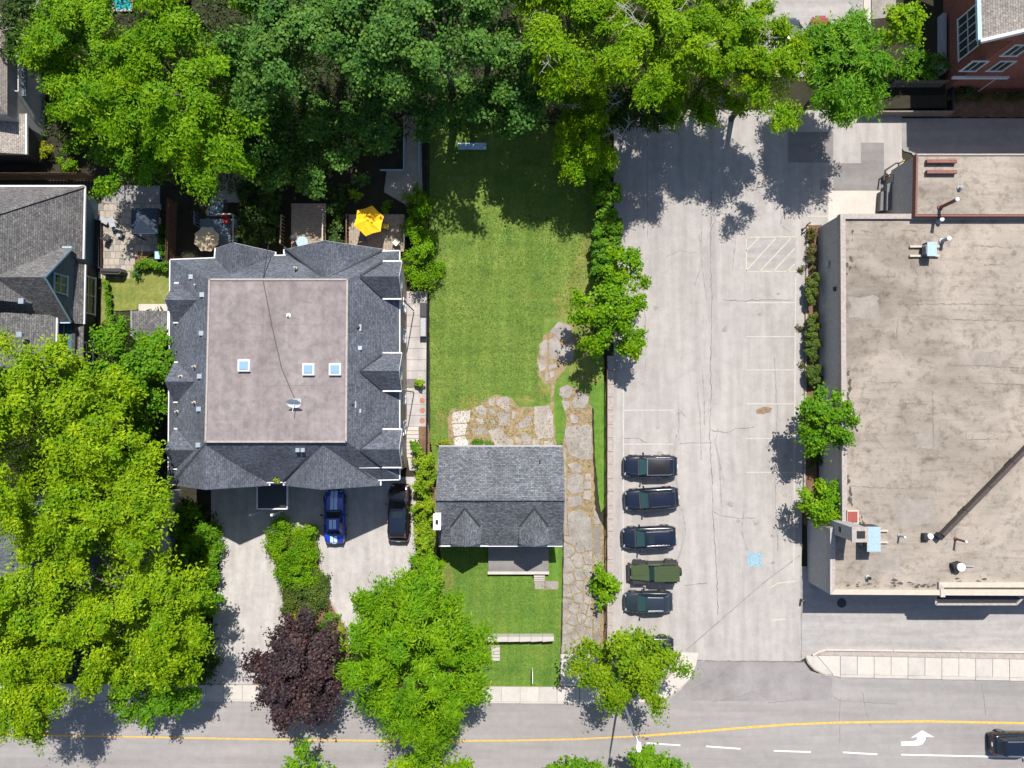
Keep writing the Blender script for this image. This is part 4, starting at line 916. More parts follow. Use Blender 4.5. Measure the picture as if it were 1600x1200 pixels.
# lower south roof with its own eave
ye0, ye1 = b.y - 3.2, yS
mb = MB(); x2 = P(88, 510, 4.5)[0]
mb.face([(x2, ye1, 4.5), (x2, ye0 + .6, 4.5), (x2 - 4.5, ye0 + .6, 7.0), (x2 - 4.5, ye1, 7.0)])
mb.face([(x2 - 4.5, ye1, 7.0), (x2 - 4.5, ye0 + .6, 7.0), (-58, ye0 + .6, 7.0), (-58, ye1, 7.0)])
lr = mb.build('lower_roof', 'shingle_brown', nh)
MB().bar((x2 + .04, ye1, 4.44), (x2 + .04, ye0 + .6, 4.44), .12, .16).build('gutter', 'white_trim', lr)
MB().prism([(x2 - 6.5, ye1), (x2 - 4.2, ye1), (x2 - 4.2, b.y - .6), (x2 - 6.5, b.y - .6)], 7.02, 7.2).build('flat_panel', 'galvanised', nh)
MB().prism([(x2 - 3, ye1 + .3), (x2 - .35, ye1 + .3), (x2 - .35, ye0 + .5), (x2 - 3, ye0 + .5)], 2, 4.55).build('upper_wall', 'teal_siding', nh)
window(nh, (x2 - .34, b.y - 5.4, 3.7), 1.0, 1.1, (1, 0), 'blue_trim')
q2 = MB().prism([(x2 - .2, ye1 + .5), (wx + .5, ye1 + .5), (wx + .5, ye0 + .2), (x2 - .2, ye0 + .2)], 2.4, [2.9, 2.5, 2.5, 2.9]).build('pent_roof', 'shingle_brown', nh)
for u, v in ((36, 471), (33, 523)): vent_box(lr, u, v, 6.3, .34, 'galvanised', .3)
pk = thing('low_deck', 'low charcoal deck between the neighbour house and stone patio', 'deck', P3(142, 380)); 
MB().prism(PL([(130, 345), (156, 345), (156, 418), (130, 418)], .5), -.02, .5).build('body', 'dark_siding', pk); MB().prism(PL([(129, 344), (157, 344), (157, 419), (129, 419)], .55), .5, .55).build('deck_top', 'charcoal_metal', pk)
MB().bar(P3(157, 345, .4), P3(157, 418, .4), .12, .3).build('edging', 'rust_metal', pk)
# garden shed beside the townhouse
gs = thing('garden_shed', 'small grey shingled shed roof beside the townhouse west wall', 'shed', P3(236, 508)); zz = 2.4
a = PL([(208, 486), (263, 486), (262, 532), (208, 530)], zz); MB().prism(inset(a, .25), -.05, zz - .1).build('wall', 'aged_wood', gs)
MB().prism(a, zz - .1, [zz + .3, zz, zz, zz + .3]).build('roof', 'shingle_brown', gs); MB().bar((*a[1], zz - .03), (*a[2], zz - .03), .1, .14).build('fascia', 'white_trim', gs); MB().bar((*a[0], zz + .2), (*a[3], zz + .2), .1, .14).build('fascia', 'white_trim', gs)
sheet('stepping_pad', [(217, 475), (262, 475), (262, 486), (217, 486)], 'pale_concrete', .035)
# top-left house, partly in view
tl = thing('corner_house', 'pale sided house with tan shingle porch roof at top left corner', 'house', P3(10, 150))
MB().prism(PL([(-160, 30), (8, 30), (8, 178), (-160, 178)], 5.0), -.05, 5.0).build('wall', 'grey_stucco', tl); MB().prism(PL([(-160, 178), (34, 178), (34, 238), (-160, 238)], 3.0), -.05, 3.0).build('porch_wall', 'dark_siding', tl)
r1 = MB().prism(PL([(-160, 20), (10, 20), (10, 178), (-160, 178)], 5.1), 5.0, 7.0, PL([(-160, 60), (-40, 60), (-40, 120), (-160, 120)], 7.0)).build('roof', 'shingle_tan', tl)
r2 = MB().prism(PL([(-160, 178), (41, 178), (41, 241), (-160, 241)], 3.2), 3.0, [5.2, 3.2, 3.2, 5.2]).build('porch_roof', 'shingle_tan', tl)
q = PL([(-160, 178), (41, 178), (41, 241), (-160, 241)], 3.2); MB().bar((*q[1], 3.15), (*q[2], 3.15), .14, .2).build('fascia', 'white_trim', r2)
window(tl, (P(8, 115, 5.0)[0] + .01, P(22, 75, 3.6)[1], 3.6), 1.2, 1.4, (1, 0)); MB().prism(PL([(16, 90), (40, 95), (40, 150), (16, 148)], 3.0), 2.8, 3.0).build('balcony', 'blue_deck', tl)
mb = MB(); q = PL([(20, 92), (40, 96), (40, 150), (20, 148)], 3.0)
for k in (0, 1, 2): mb.bar((*q[k], 3.9), (*q[k + 1], 3.9), .06)
for k in range(8): 
    p = Vector(q[1]).lerp(Vector(q[2]), k / 7); mb.bar((p.x, p.y, 3.0), (p.x, p.y, 3.9), .04)
mb.build('balcony_railing', 'white_trim', tl)
# ---- red brick house, top right
bh = thing('brick_house', 'tall red brick house with white framed windows and pale gable trim', 'house', P3(1540, 80))
hb = 8.6
xw, yb = P(1477, 141, 0); xw2 = xw
MB().prism([(xw, yb), (75, yb), (75, yb + 22), (xw, yb + 22)], -.05, hb).build('wall', 'red_brick', bh)
gm = 57.5   # south gable
ap = PX(1650, 8, 11.5)
a0 = PX(1534, 62, hb); 
rb = MB()
rb.face([(a0.x, a0.y, hb), (a0.x + 8, a0.y, hb + 5.2), (a0.x + 8, a0.y + 14, hb + 5.2), (a0.x, a0.y + 14, hb)][::1])
rb.face([(a0.x + 8, a0.y, hb + 5.2), (a0.x + 16, a0.y, hb), (a0.x + 16, a0.y + 14, hb), (a0.x + 8, a0.y + 14, hb + 5.2)])
rfb = rb.build('roof', 'shingle_tan', bh)
MB().bar((a0.x - .05, a0.y - .1, hb - .05), (a0.x + 8, a0.y - .1, hb + 5.15), .25, .35).build('bargeboard', 'white_trim', rfb)
MB().bar((a0.x - .15, a0.y, hb - .1), (a0.x - .15, a0.y + 14, hb - .1), .3, .25).build('gutter', 'blue_trim', rfb)
MB().face([(a0.x + .2, yb - .02, hb - .02), (a0.x + 16, yb - .02, hb - .02), (a0.x + 8, yb - .02, hb + 5)]).build('gable_wall', 'red_brick', bh)
for u, v, h in ((1522, 93, 4.6), (1564, 93, 4.6), (1587, 62, 7.2)): window(bh, (P(u, v, h)[0], yb - .01, h), 1.25, 1.7, (0, -1), bars=(1, 0))
xs0, xs1 = P(1488, 109, 2.6)[0], P(1575, 109, 2.6)[0]
MB().box(((xs0 + xs1) / 2, yb - .08, 2.6), (xs1 - xs0, .16, .3)).build('stone_band', 'white_trim', bh)
bw = window(bh, (xw - .02, P(1490, 50, 3.5)[1], 3.4), 3.6, 2.6, (-1, 0), bars=(4, 1)); window(bh, (xw - .02, P(1530, 12, 6.8)[1], 6.8), 1.2, 1.7, (-1, 0), bars=(1, 1))
MB().tube([P3(1528, 143, .3), P3(1600, 92, 5.0)], .04, 5).build('service_cable', 'white_trim', bh)
MB().prism(PL([(1473, 20), (1479, 20), (1479, 112), (1473, 112)], .8), 0, .8).build('bay_base', 'vent_grey', bh)
# side house hidden under the left trees
lh = thing('tree_covered_house', 'dark shingled house mostly hidden beneath the big lime green trees', 'house', P3(110, 880)); a = PL([(-120, 765), (252, 765), (248, 985), (-120, 985)], 4.6)
MB().prism(inset(a, .5), -.05, 4.6).build('wall', 'grey_stucco', lh)
q = a; MB().prism(a, 4.6, 7.6, [(lerp(x, sum(p[0] for p in a) / 4, .5), lerp(y, sum(p[1] for p in a) / 4, .8)) for x, y in a]).build('roof', 'shingle_slate', lh)
# ------------------------------------------------------------------ trees and plants
def leaf_mesh(name, C, Nn, T, ln, wd, mat):
    """one small kite-shaped face for each leaf: C centre, Nn normal, T long axis"""
    B = np.cross(Nn, T); B /= np.linalg.norm(B, axis=1)[:, None] + 1e-9; n = len(C)
    T2 = np.cross(B, Nn); ln = ln[:, None]; wd = wd[:, None]
    V = np.empty((n, 4, 3), dtype=np.float32)
    V[:, 0] = C - T2 * ln * .5; V[:, 1] = C + B * wd * .5 - Nn * wd * .12; V[:, 2] = C + T2 * ln * .5; V[:, 3] = C - B * wd * .5 - Nn * wd * .12
    me = bpy.data.meshes.new(name); me.vertices.add(4 * n); me.loops.add(4 * n); me.polygons.add(n)
    me.vertices.foreach_set('co', V.ravel()); me.loops.foreach_set('vertex_index', np.arange(4 * n, dtype=np.int32))
    me.polygons.foreach_set('loop_start', np.arange(0, 4 * n, 4, dtype=np.int32)); me.polygons.foreach_set('loop_total', np.full(n, 4, dtype=np.int32))
    me.update(calc_edges=True); me.materials.append(MATS[mat]); return me
def unit(a): return a / (np.linalg.norm(a, axis=1)[:, None] + 1e-9)
def crown_points(rg, rx, ry, rz, nc, lump=.3, hollow=.45, low=-.35):
    """clump centres spread through an uneven crown"""
    d = unit(rg.normal(size=(nc * 3, 3))); d = d[d[:, 2] > low][:nc]
    ph = rg.uniform(0, 6.28, 6); az = np.arctan2(d[:, 1], d[:, 0])
    f = 1 + lump * (.55 * np.sin(2 * az + ph[0]) + .45 * np.sin(3 * az + ph[1]) + .4 * np.sin(5 * az + ph[2])) * (1 - .5 * np.abs(d[:, 2])) + lump * .3 * np.sin(4 * d[:, 2] + ph[3])
    r = (hollow + (1 - hollow) * rg.random(len(d)) ** .55) * f
    return d * r[:, None] * np.array([rx, ry, rz]), d
STYLE = {  # leaf length, width, droop, clump flatness, radial
    'ash': (.28, .12, .25, .5, .7), 'maple': (.22, .19, .1, .55, .2), 'locust': (.3, .1, .45, .55, .8), 'walnut': (.4, .11, .35, .4, 1.0), 'fine': (.14, .11, .1, .7, .2),
    'street': (.26, .15, .3, .6, .4), 'cedar': (.16, .1, .0, .9, .5), 'deep': (.24, .2, .05, .6, .2), 'frond': (.36, .1, .4, .45, .8), 'blade': (.4, .06, .6, .6, 1.0)}
def foliage(name, mat, style, rg, rx, ry, rz, base, dens, clump_r, lump=.3, hollow=.45, low=-.35, cover=7, cone=0):
    """sprays of many sizes over the crown's shell, with looser leaves filling the inside"""
    L, Wd, droop, flat, rad = STYLE[style]
    nb = max(5, int(dens * rx * ry * 1.75 / (clump_r ** 2)))
    bc, bd = crown_points(rg, rx, ry, rz, nb, lump, hollow, low)             # boughs
    ns = 9                                                                    # sprays on each bough
    ib = np.repeat(np.arange(len(bc)), ns); so = unit(rg.normal(size=(len(ib), 3)) + .55 * bd[ib]) * (rg.random(len(ib)) ** .5 * clump_r * .85)[:, None]; so[:, 2] *= .7
    cc = bc[ib] + so; cd = unit(bd[ib] + .5 * unit(so + 1e-6))
    if cone:
        k = 1 - cone * np.clip((cc[:, 2] / rz + .3) / 1.3, 0, 1); cc[:, :2] *= k[:, None]
    n = int(cover * rx * ry * 3.14 / (L * Wd * .5)); n = min(n, 62000); nf = int(n * .14)
    wgt = rg.lognormal(0, .5, len(cc)); wgt /= wgt.sum(); ix = rg.choice(len(cc), n, p=wgt)
    cr = clump_r * .44 * rg.uniform(.5, 1.35, len(cc))
    o = np.clip(rg.normal(size=(n, 3)), -1.7, 1.7) * cr[ix][:, None] * .58; o[:, 2] *= flat
    h = cd * np.array([1, 1, 0]); o += h[ix] * (o * h[ix]).sum(1)[:, None] * .8      # sprays reach outwards
    C = cc[ix] + o
    d = unit(rg.normal(size=(nf, 3))); C[:nf] = d * (rg.random(nf) ** .4 * .84)[:, None] * np.array([rx, ry, rz]); C[:nf, 2] = C[:nf, 2] * .6 - rz * .35
    C = C + np.array(base)
    out = unit(o * np.array([1, 1, .3]) + 1e-6)
    Nn = unit(np.array([0, 0, .85]) + .4 * cd[ix] + .3 * out + rg.normal(size=(n, 3)) * .5)
    T = unit(out * rad + rg.normal(size=(n, 3)) * (1.1 - rad * .75) + np.array([0, 0, -droop]))
    sz = rg.uniform(.55, 1.35, n)
    keep = C[:, 2] > .04
    return leaf_mesh(name, C[keep], Nn[keep], T[keep], L * sz[keep], Wd * sz[keep], mat), bc + np.array(base)
def trunk_mb(rg, h, base_z, cc, r0, limbs=9, r1=None):
    mb = MB(); z1 = max(.5, base_z); w = rg.uniform(-.15, .15, 4); tp = (w[0], w[1], z1)
    mb.tube([(0, 0, -.1), (0, 0, .15), (w[2] * .4, w[3] * .4, z1 * .5), tp], [r0 * 1.5, r0 * 1.1, r0 * .9, r0 * .75], 8)
    for k in rg.permutation(len(cc))[:limbs]:
        e = Vector(cc[k]); s = Vector((0, 0, z1 * rg.uniform(.6, 1.0))); m = s.lerp(e, .5) + Vector((rg.uniform(-.3, .3), rg.uniform(-.3, .3), rg.uniform(.1, .5)))
        mb.tube([s, m, e], [r0 * .5, r0 * .3, r0 * .1], 6)
    return mb
SEED = [11]
def tree(u, v, ru, rv, htop, mat, style, label, name='tree', cat='tree', rzf=.55, dens=.9, clump=None, lump=.3, cover=7, dead=0, cone=0, group=None, trunk=True, hollow=.45, low=-.35, bark='bark'):
    SEED[0] += 1; rg = np.random.default_rng(SEED[0]); hm = htop
    for _ in range(4):
        s = (CH - hm) / FPX; rx, ry = ru * s, rv * s; rz = min(rzf * (rx + ry) / 2, htop * .48); hm = htop - rz
    x, y = P(u, v, hm)
    t = thing(name, label, cat, (x, y, 0), group)
    cl = clump or min(1.15, .2 * (rx + ry) / 2 + .2)
    me, cc = foliage('crown', mat, style, rg, rx - cl * (.55 if rx > 3 else .3), ry - cl * (.55 if rx > 3 else .3), rz - cl * .2, (0, 0, hm), dens * (1 if rx > 3 else 1.5), cl, lump, hollow, low, cover, cone)
    o = bpy.data.objects.new('crown', me); COL.objects.link(o); o.parent = t
    if trunk:
        r0 = max(.04, .022 * htop); tm = trunk_mb(rg, htop, max(hm - rz * .55, htop * .25), cc, r0, 11 if rx > 2 else 5)
        k = tm.build('trunk', bark, t, smooth=True, local=True)
    for k in range(dead):
        mb = MB(); a = rg.uniform(0, 6.28); rr = rg.uniform(.5, .95); p = Vector((math.cos(a) * rx * rr * .6, math.sin(a) * ry * rr * .6, hm + rz * .5)); d = Vector((math.cos(a + rg.uniform(-.8, .8)), math.sin(a + rg.uniform(-.8, .8)), .1))
        e = p + d * rg.uniform(1.2, 2.2); m = p.lerp(e, .5) + Vector((rg.uniform(-.3, .3), rg.uniform(-.3, .3), .2)); mb.tube([p, m, e], [.035, .026, .01], 5)
        for j in range(8):
            s = p.lerp(m, rg.uniform(.3, 1)) if j % 2 else m.lerp(e, rg.uniform(0, .9)); q = s + Vector((rg.uniform(-.7, .7), rg.uniform(-.7, .7), rg.uniform(-.1, .3))); mb.tube([s, s.lerp(q, .5) + Vector((0, 0, .06)), q], [.022, .016, .007], 4)
        mb.build('dead_branch', 'dead_branch', t, local=True)
    return t
def shrub(u, v, ru, rv, h, mat, style, label, **kw):
    kw.setdefault('cat', 'shrub'); kw.setdefault('name', 'shrub'); kw.setdefault('cover', 6); kw.setdefault('low', -.6); kw.setdefault('rzf', .8); kw.setdefault('lump', .15)
    return tree(u, v, ru, rv, h, mat, style, label, **kw)
def hedge(pts, h, mat, style, label, name='hedge', cover=6, clump=.3, cat='hedge'):
    """clipped or trailing hedge along plan points given with half widths in photo units"""
    SEED[0] += 1; rg = np.random.default_rng(SEED[0]); A = [(Vector(P(u, v, h * .6)), w * (CH - h) / FPX) for u, v, w in pts]
    L, Wd, droop, flat, rad = STYLE[style]; x0, y0 = A[len(A) // 2][0]; t = thing(name, label, cat, (x0, y0, 0))
    Cs, Os = [], []
    for k in range(len(A) - 1):
        (a, wa), (b, wb) = A[k], A[k + 1]; ln = (b - a).length; n = int(cover * ln * (wa + wb) / (L * Wd * .5)); q = rg.random(n)
        nc = max(4, int(ln * (wa + wb) / clump ** 2 * .8)); ct_ = rg.random(nc); sd = rg.uniform(-1, 1, nc); zz = rg.uniform(.35, 1, nc) ** .6
        ix = rg.integers(0, nc, n); d = (b - a).normalized(); nn = np.array([-d.y, d.x, 0]); w = wa + (wb - wa) * ct_[ix]
        base = np.array([a.x, a.y, 0]) + np.outer(ct_[ix], [b.x - a.x, b.y - a.y, 0]) + nn * (sd[ix] * np.maximum(w - clump * .5, .02))[:, None]; base[:, 2] = zz[ix] * h - clump * .4
        o = unit(rg.normal(size=(n, 3))) * (rg.random(n) ** .5)[:, None] * clump; Cs.append(base + o); Os.append(o)
    C = np.concatenate(Cs) - np.array([x0, y0, 0]); O = np.concatenate(Os); n = len(C); C[:, 2] = np.maximum(C[:, 2], .05)
    Nn = unit(np.array([0, 0, .9]) + .5 * unit(O) + rg.normal(size=(n, 3)) * .4); T = unit(rg.normal(size=(n, 3)) + unit(O) * rad); sz = rg.uniform(.65, 1.3, n)
    o = bpy.data.objects.new('foliage', leaf_mesh('foliage', C, Nn, T, L * sz, Wd * sz, mat)); COL.objects.link(o); o.parent = t
    mb = MB()
    for k in range(len(A)): p = A[k][0]; mb.tube([(p.x - x0, p.y - y0, -.05), (p.x - x0 + .05, p.y - y0, h * .4), (p.x - x0, p.y - y0 + .1, h * .7)], [.05, .04, .015], 5)
    mb.build('stems', 'bark', t, local=True); return t

g = 'trees just beyond the top edge'
for k, (uu, m_, st__) in enumerate(((250, 'leaf_bright', 'ash'), (370, 'leaf_bright', 'ash'), (490, 'leaf_deep', 'deep'), (625, 'leaf_deep', 'deep'), (760, 'leaf_deep', 'deep'), (870, 'leaf_locust', 'locust'), (970, 'leaf_locust', 'locust'), (1080, 'leaf_locust', 'locust'))):
    tree(uu, -45, 85, 75, 13.5, m_, st__, ('bright green' if k < 2 else 'deep green' if k < 5 else 'yellow green') + ' tree cut by the top edge, ' + ['leftmost', 'second', 'third', 'fourth', 'fifth', 'sixth', 'seventh', 'rightmost'][k] + ' of the top row', lump=.15, cover=6, group=g)
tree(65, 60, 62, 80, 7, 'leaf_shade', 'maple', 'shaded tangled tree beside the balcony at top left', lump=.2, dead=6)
tree(62, 680, 172, 158, 14.5, 'leaf_lime', 'ash', 'huge lime green tree spreading over the left edge', dens=1.6, lump=.12, cover=9)
tree(172, 800, 108, 105, 12.5, 'leaf_lime', 'ash', 'lime green tree left of the townhouse driveway fence', lump=.2, dens=1.35, cover=8)
tree(205, 955, 128, 122, 12, 'leaf_lime', 'ash', 'wide lime green tree above the sidewalk at lower left', lump=.28, dens=1.35, cover=8)
tree(25, 1000, 115, 142, 12.5, 'leaf_lime', 'ash', 'lime green tree hanging over the road at bottom left corner', lump=.22, dens=1.35, cover=8)
tree(238, 1082, 68, 64, 7, 'leaf_maple', 'maple', 'shaded darker street tree below the lower left lime tree', lump=.2)
tree(200, 582, 76, 100, 9, 'leaf_maple', 'maple', 'mid green maple between teal gabled house and townhouse', lump=.18, cone=.15, dens=1.1)
tree(300, 140, 125, 160, 13.5, 'leaf_bright', 'ash', 'tall bright green tree above the townhouse left end', lump=.22, cover=8)
tree(140, 105, 110, 120, 10.5, 'leaf_bright', 'ash', 'bright green tree near the pale house at top left', lump=.22, cover=8)
tree(220, 250, 90, 58, 8, 'leaf_maple', 'maple', 'mid green tree overhanging the neighbour stone patio', lump=.2)
tree(430, 70, 98, 110, 15, 'leaf_deep', 'deep', 'deep green maple at top edge right of the bright tree', lump=.22, cover=8)
tree(465, 225, 100, 88, 7.5, 'leaf_deep', 'deep', 'shaded dark green tree behind the middle townhouse deck', lump=.18)
tree(385, 215, 60, 55, 7, 'leaf_deep', 'deep', 'shaded dark green tree behind the left townhouse deck', lump=.18)
tree(560, 55, 95, 95, 15.5, 'leaf_deep', 'deep', 'deep green maple at top centre left', lump=.22, cover=8)
tree(578, 178, 48, 82, 7.5, 'leaf_deep', 'deep', 'narrow blue green maple left of the backyard path', lump=.22)
tree(640, 125, 55, 65, 8, 'leaf_deep', 'deep', 'deep green maple over the far end of the backyard path', lump=.2)
tree(690, 55, 102, 100, 16, 'leaf_deep', 'deep', 'large deep green maple above the back lawn', lump=.2, cover=8)
tree(733, 172, 98, 56, 7.5, 'leaf_deep', 'deep', 'deep green maple overhanging the top of the lawn', lump=.2, cover=8)
tree(815, 110, 64, 100, 11, 'leaf_deep', 'deep', 'narrow deep green maple beside the yellow green locusts', lump=.18, cover=8)
tree(900, 75, 98, 95, 14, 'leaf_locust', 'locust', 'yellow green locust above the lawn corner', dead=3, lump=.22, cover=8)
tree(920, 200, 58, 92, 7.5, 'leaf_locust', 'locust', 'drooping yellow green locust over the lawn fence corner', dead=4, lump=.28, dens=.8)
tree(1035, 75, 100, 102, 14.5, 'leaf_locust', 'locust', 'broad yellow green locust with bare twigs above the parking lot', dead=5, lump=.22, cover=8)
tree(1085, 150, 80, 58, 7, 'leaf_locust', 'locust', 'lower green locust leaning over the parking lot top edge', dead=3, lump=.25)
tree(1140, 55, 84, 90, 12, 'leaf_locust', 'locust', 'yellow green locust left of the red parked car', lump=.22, dens=.8, dead=2)
tree(1198, 112, 70, 92, 11, 'leaf_locust', 'locust', 'rightmost yellow green locust above the parking lot', lump=.22, dens=.9)
tree(990, 165, 48, 48, 7, 'leaf_shade', 'locust', 'shaded locust with bare limbs at the top left of the lot', dead=5, lump=.22)
tree(1318, 106, 78, 82, 10, 'leaf_walnut', 'walnut', 'bright green round crowned walnut above the alley fence', lump=.06, cover=16, dens=2.4)
tree(1418, 40, 40, 37, 6, 'leaf_locust', 'maple', 'small yellow green tree left of the brick house', lump=.2)
shrub(1421, 103, 31, 27, 3, 'leaf_walnut', 'walnut', 'light green feathery bush behind the slatted fence')
shrub(1460, 104, 18, 22, 3, 'leaf_deep', 'fine', 'round dark green bush at the brick house corner')
hedge([(922, 215, 14), (942, 280, 24), (948, 330, 23), (948, 400, 23), (942, 440, 22)], 2.6, 'leaf_vine', 'maple', 'green vine thicket covering the fence between lawn and lot', 'vine_thicket', 10, .4, 'vine')
tree(980, 418, 36, 34, 5.5, 'leaf_bright', 'maple', 'green tree leaning over the lot from the vine thicket', lump=.2)
tree(954, 482, 58, 66, 6.5, 'leaf_bright', 'maple', 'leafy green tree beside the upper stone patio', lump=.2)
tree(984, 532, 34, 28, 4.5, 'leaf_bright', 'maple', 'small green tree over the top of the retaining wall', lump=.2)
tree(651, 1030, 122, 142, 11, 'leaf_bright', 'frond', 'big green pointed tree in front of the small house', lump=.06, cone=.1, dens=1.7, cover=11)
shrub(664, 888, 26, 24, 5, 'leaf_bright', 'frond', 'green shrub rising behind the big front tree', lump=.2)
tree(469, 1056, 80, 90, 7, 'leaf_purple', 'maple', 'dark purple leaved tree beside the townhouse driveway', lump=.12, dens=1.5, cover=10)
tree(985, 1044, 86, 74, 7.5, 'leaf_street', 'street', 'airy olive green street tree over the hidden parked car', lump=.16, dens=1.1, cover=6.5)
tree(475, 1212, 52, 50, 6, 'leaf_maple', 'maple', 'sparse green tree at the bottom edge below the purple tree', lump=.3, dens=.6, cover=3.5)
tree(652, 1216, 80, 50, 6, 'leaf_locust', 'maple', 'yellow green tree at the bottom edge below the big front tree', lump=.22, cover=6)
tree(892, 1220, 58, 50, 5.5, 'leaf_maple', 'maple', 'dark green tree at the bottom edge left of the lamp shadow', lump=.22)
tree(1022, 1222, 52, 50, 5.5, 'leaf_maple', 'maple', 'dark green tree at the bottom edge below the lane dashes', lump=.22)
tree(1289, 660, 46, 54, 6, 'leaf_maple', 'maple', 'round green tree in the hedge bed by the grey wall', lump=.2, dens=1.1, cover=8)
tree(1287, 785, 36, 37, 4.6, 'leaf_bright', 'street', 'smaller green tree in the hedge bed near the chimney stack', lump=.16, dens=1.1, cover=7)
# shrubs, hedges and beds
shrub(945, 914, 23, 30, 2.4, 'leaf_bright', 'maple', 'bright green bush growing over the retaining wall fence', lump=.2)
shrub(660, 406, 30, 48, 2.6, 'leaf_bright', 'fine', 'large round bright green bush on the lawn fence line')
shrub(650, 318, 24, 26, 2.2, 'leaf_bright', 'fine', 'bright green bush at the backyard path end'); shrub(654, 352, 22, 26, 2.2, 'leaf_bright', 'fine', 'bright green bush between two larger bushes on the lawn fence')
for k in range(9):
    v = 722 + k * 18.2; shrub(663 + (k % 2) * 4 - 3, v, 17, 15, 1.9 + (k * 37 % 5) * .12, 'leaf_cedar', 'cedar', ('topmost' if k == 0 else 'lowest' if k == 8 else ['second', 'third', 'fourth', 'fifth', 'sixth', 'seventh', 'eighth'][k - 1]) + ' clipped bright cedar from the top in the row beside the small house', cat='cedar', name='cedar_bush', rzf=1.1, lump=.1, group='cedar row beside the small house')
shrub(652, 700, 9, 18, 1.0, 'leaf_vine', 'maple', 'leafy green plants at the foot of the side steps'); shrub(657, 601, 9, 9, 1.0, 'leaf_cedar', 'maple', 'small yellow green potted shrub on the side walk')
shrub(455, 850, 46, 42, 2.0, 'leaf_bright', 'fine', 'bright green spreading bush at the head of the planting bed'); shrub(464, 892, 38, 34, 1.6, 'leaf_bright', 'fine', 'green bush in the middle of the planting bed')
shrub(476, 938, 38, 44, 1.5, 'leaf_hedge', 'fine', 'dark olive green bush low in the planting bed'); shrub(460, 955, 8, 16, .7, 'leaf_gold', 'blade', 'yellow green grass tuft left of the olive bush', name='ornamental_grass', cat='grass plant')
shrub(515, 985, 18, 26, .9, 'leaf_vine', 'fine', 'low green bush between the olive bush and yellow grass')
hedge([(518, 965, 6), (528, 990, 8), (534, 1016, 7)], .8, 'leaf_gold', 'blade', 'bright yellow ornamental grass along the curved driveway edge', 'ornamental_grass', 6, .22, 'grass plant')
shrub(300, 832, 38, 42, 2.6, 'leaf_maple', 'frond', 'shaded fern like bush left of the townhouse driveway'); shrub(308, 880, 38, 40, 2.2, 'leaf_maple', 'frond', 'second fern like bush beside the left driveway gate')
shrub(305, 935, 38, 46, 2.2, 'leaf_maple', 'maple', 'green bush between lower left tree and driveway'); shrub(298, 1020, 42, 52, 1.6, 'leaf_shade', 'maple', 'dark shaded bush beside the driveway mouth')
shrub(505, 1012, 10, 12, .8, 'leaf_maple', 'fine', 'small green bush right of the purple tree')
hedge([(1268, 358, 7), (1267, 385, 9), (1270, 420, 7)], .8, 'leaf_olive', 'fine', 'thin scraggly hedge at the top of the wall bed', cover=3, clump=.3)
hedge([(1268, 428, 10), (1268, 476, 10)], 1.3, 'leaf_hedge', 'fine', 'short clipped olive green hedge by the grey wall', cover=9, clump=.28)
hedge([(1270, 491, 11), (1269, 545, 12), (1271, 600, 12)], 1.3, 'leaf_hedge', 'fine', 'long clipped olive green hedge by the grey wall', cover=9, clump=.28)
shrub(1274, 715, 11, 14, 1.1, 'leaf_shade', 'fine', 'shaded bush below the round tree in the hedge bed')
for u, v, l in ((1254, 421, 'upper'), (1251, 513, 'middle'), (1254, 572, 'lower')): shrub(u, v, 4.5, 6, .35, 'leaf_olive', 'fine', l + ' reddish weed clump at the hedge bed kerb', name='weed_clump', cat='weed', trunk=False)
shrub(70, 233, 12, 12, 1.6, 'leaf_gold', 'fine', 'round yellow green bush by the cedar fence at top left'); shrub(112, 230, 22, 12, 1.7, 'leaf_vine', 'fine', 'wide green bush right of the yellow green bush')
shrub(103, 258, 18, 10, 1.2, 'leaf_bright', 'fine', 'low bright bush against the cedar fence'); shrub(155, 235, 18, 18, 2.4, 'leaf_vine', 'fine', 'green bush at the fence end near the patio')
hedge([(212, 416, 8), (240, 412, 9), (265, 418, 8)], 1.0, 'leaf_vine', 'fine', 'bright low hedge along the end of the stone patio', cover=7, clump=.25)
hedge([(250, 355, 5), (252, 380, 7), (258, 400, 8)], 1.2, 'leaf_vine', 'fine', 'green hedge right of the stone patio', cover=7, clump=.25)
hedge([(166, 440, 4), (170, 470, 5), (172, 510, 6)], .8, 'leaf_vine', 'fine', 'narrow green hedge between house windows and side lawn', cover=7, clump=.22)
shrub(213, 430, 6, 7, .8, 'leaf_deep', 'fine', 'small silvery plant at the patio corner')
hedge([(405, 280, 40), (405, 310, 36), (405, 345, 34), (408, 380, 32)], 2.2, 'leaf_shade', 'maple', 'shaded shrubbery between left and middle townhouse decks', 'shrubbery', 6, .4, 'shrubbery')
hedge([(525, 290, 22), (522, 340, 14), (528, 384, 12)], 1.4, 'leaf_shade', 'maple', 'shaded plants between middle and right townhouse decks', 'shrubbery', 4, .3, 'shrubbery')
hedge([(545, 378, 8), (566, 383, 6)], .9, 'leaf_walnut', 'frond', 'spiky planter greenery on the yellow umbrella deck', 'planter_plants', 3, .25, 'plants')
shrub(556, 305, 8, 14, 1.4, 'leaf_cedar', 'maple', 'sunlit sprig of leaves above the yellow umbrella'); shrub(603, 330, 7, 14, 1.2, 'leaf_maple', 'fine', 'small leafy bush right of the yellow umbrella')
shrub(566, 279, 16, 9, 2.4, 'leaf_deep', 'maple', 'pale green bush in the shade behind the yellow umbrella')
hedge([(1482, 152, 8), (1540, 150, 7), (1620, 150, 8)], .7, 'leaf_olive', 'fine', 'rusty green ground plants along the brick house wall', 'wall_plants', 3, .3, 'plants')
shrub(1512, 140, 12, 9, 1.3, 'leaf_shade', 'fine', 'dark bush against the brick house wall')
shrub(708, 768, 0.1, .1, .1, 'leaf_vine', 'fine', 'x') if False else None
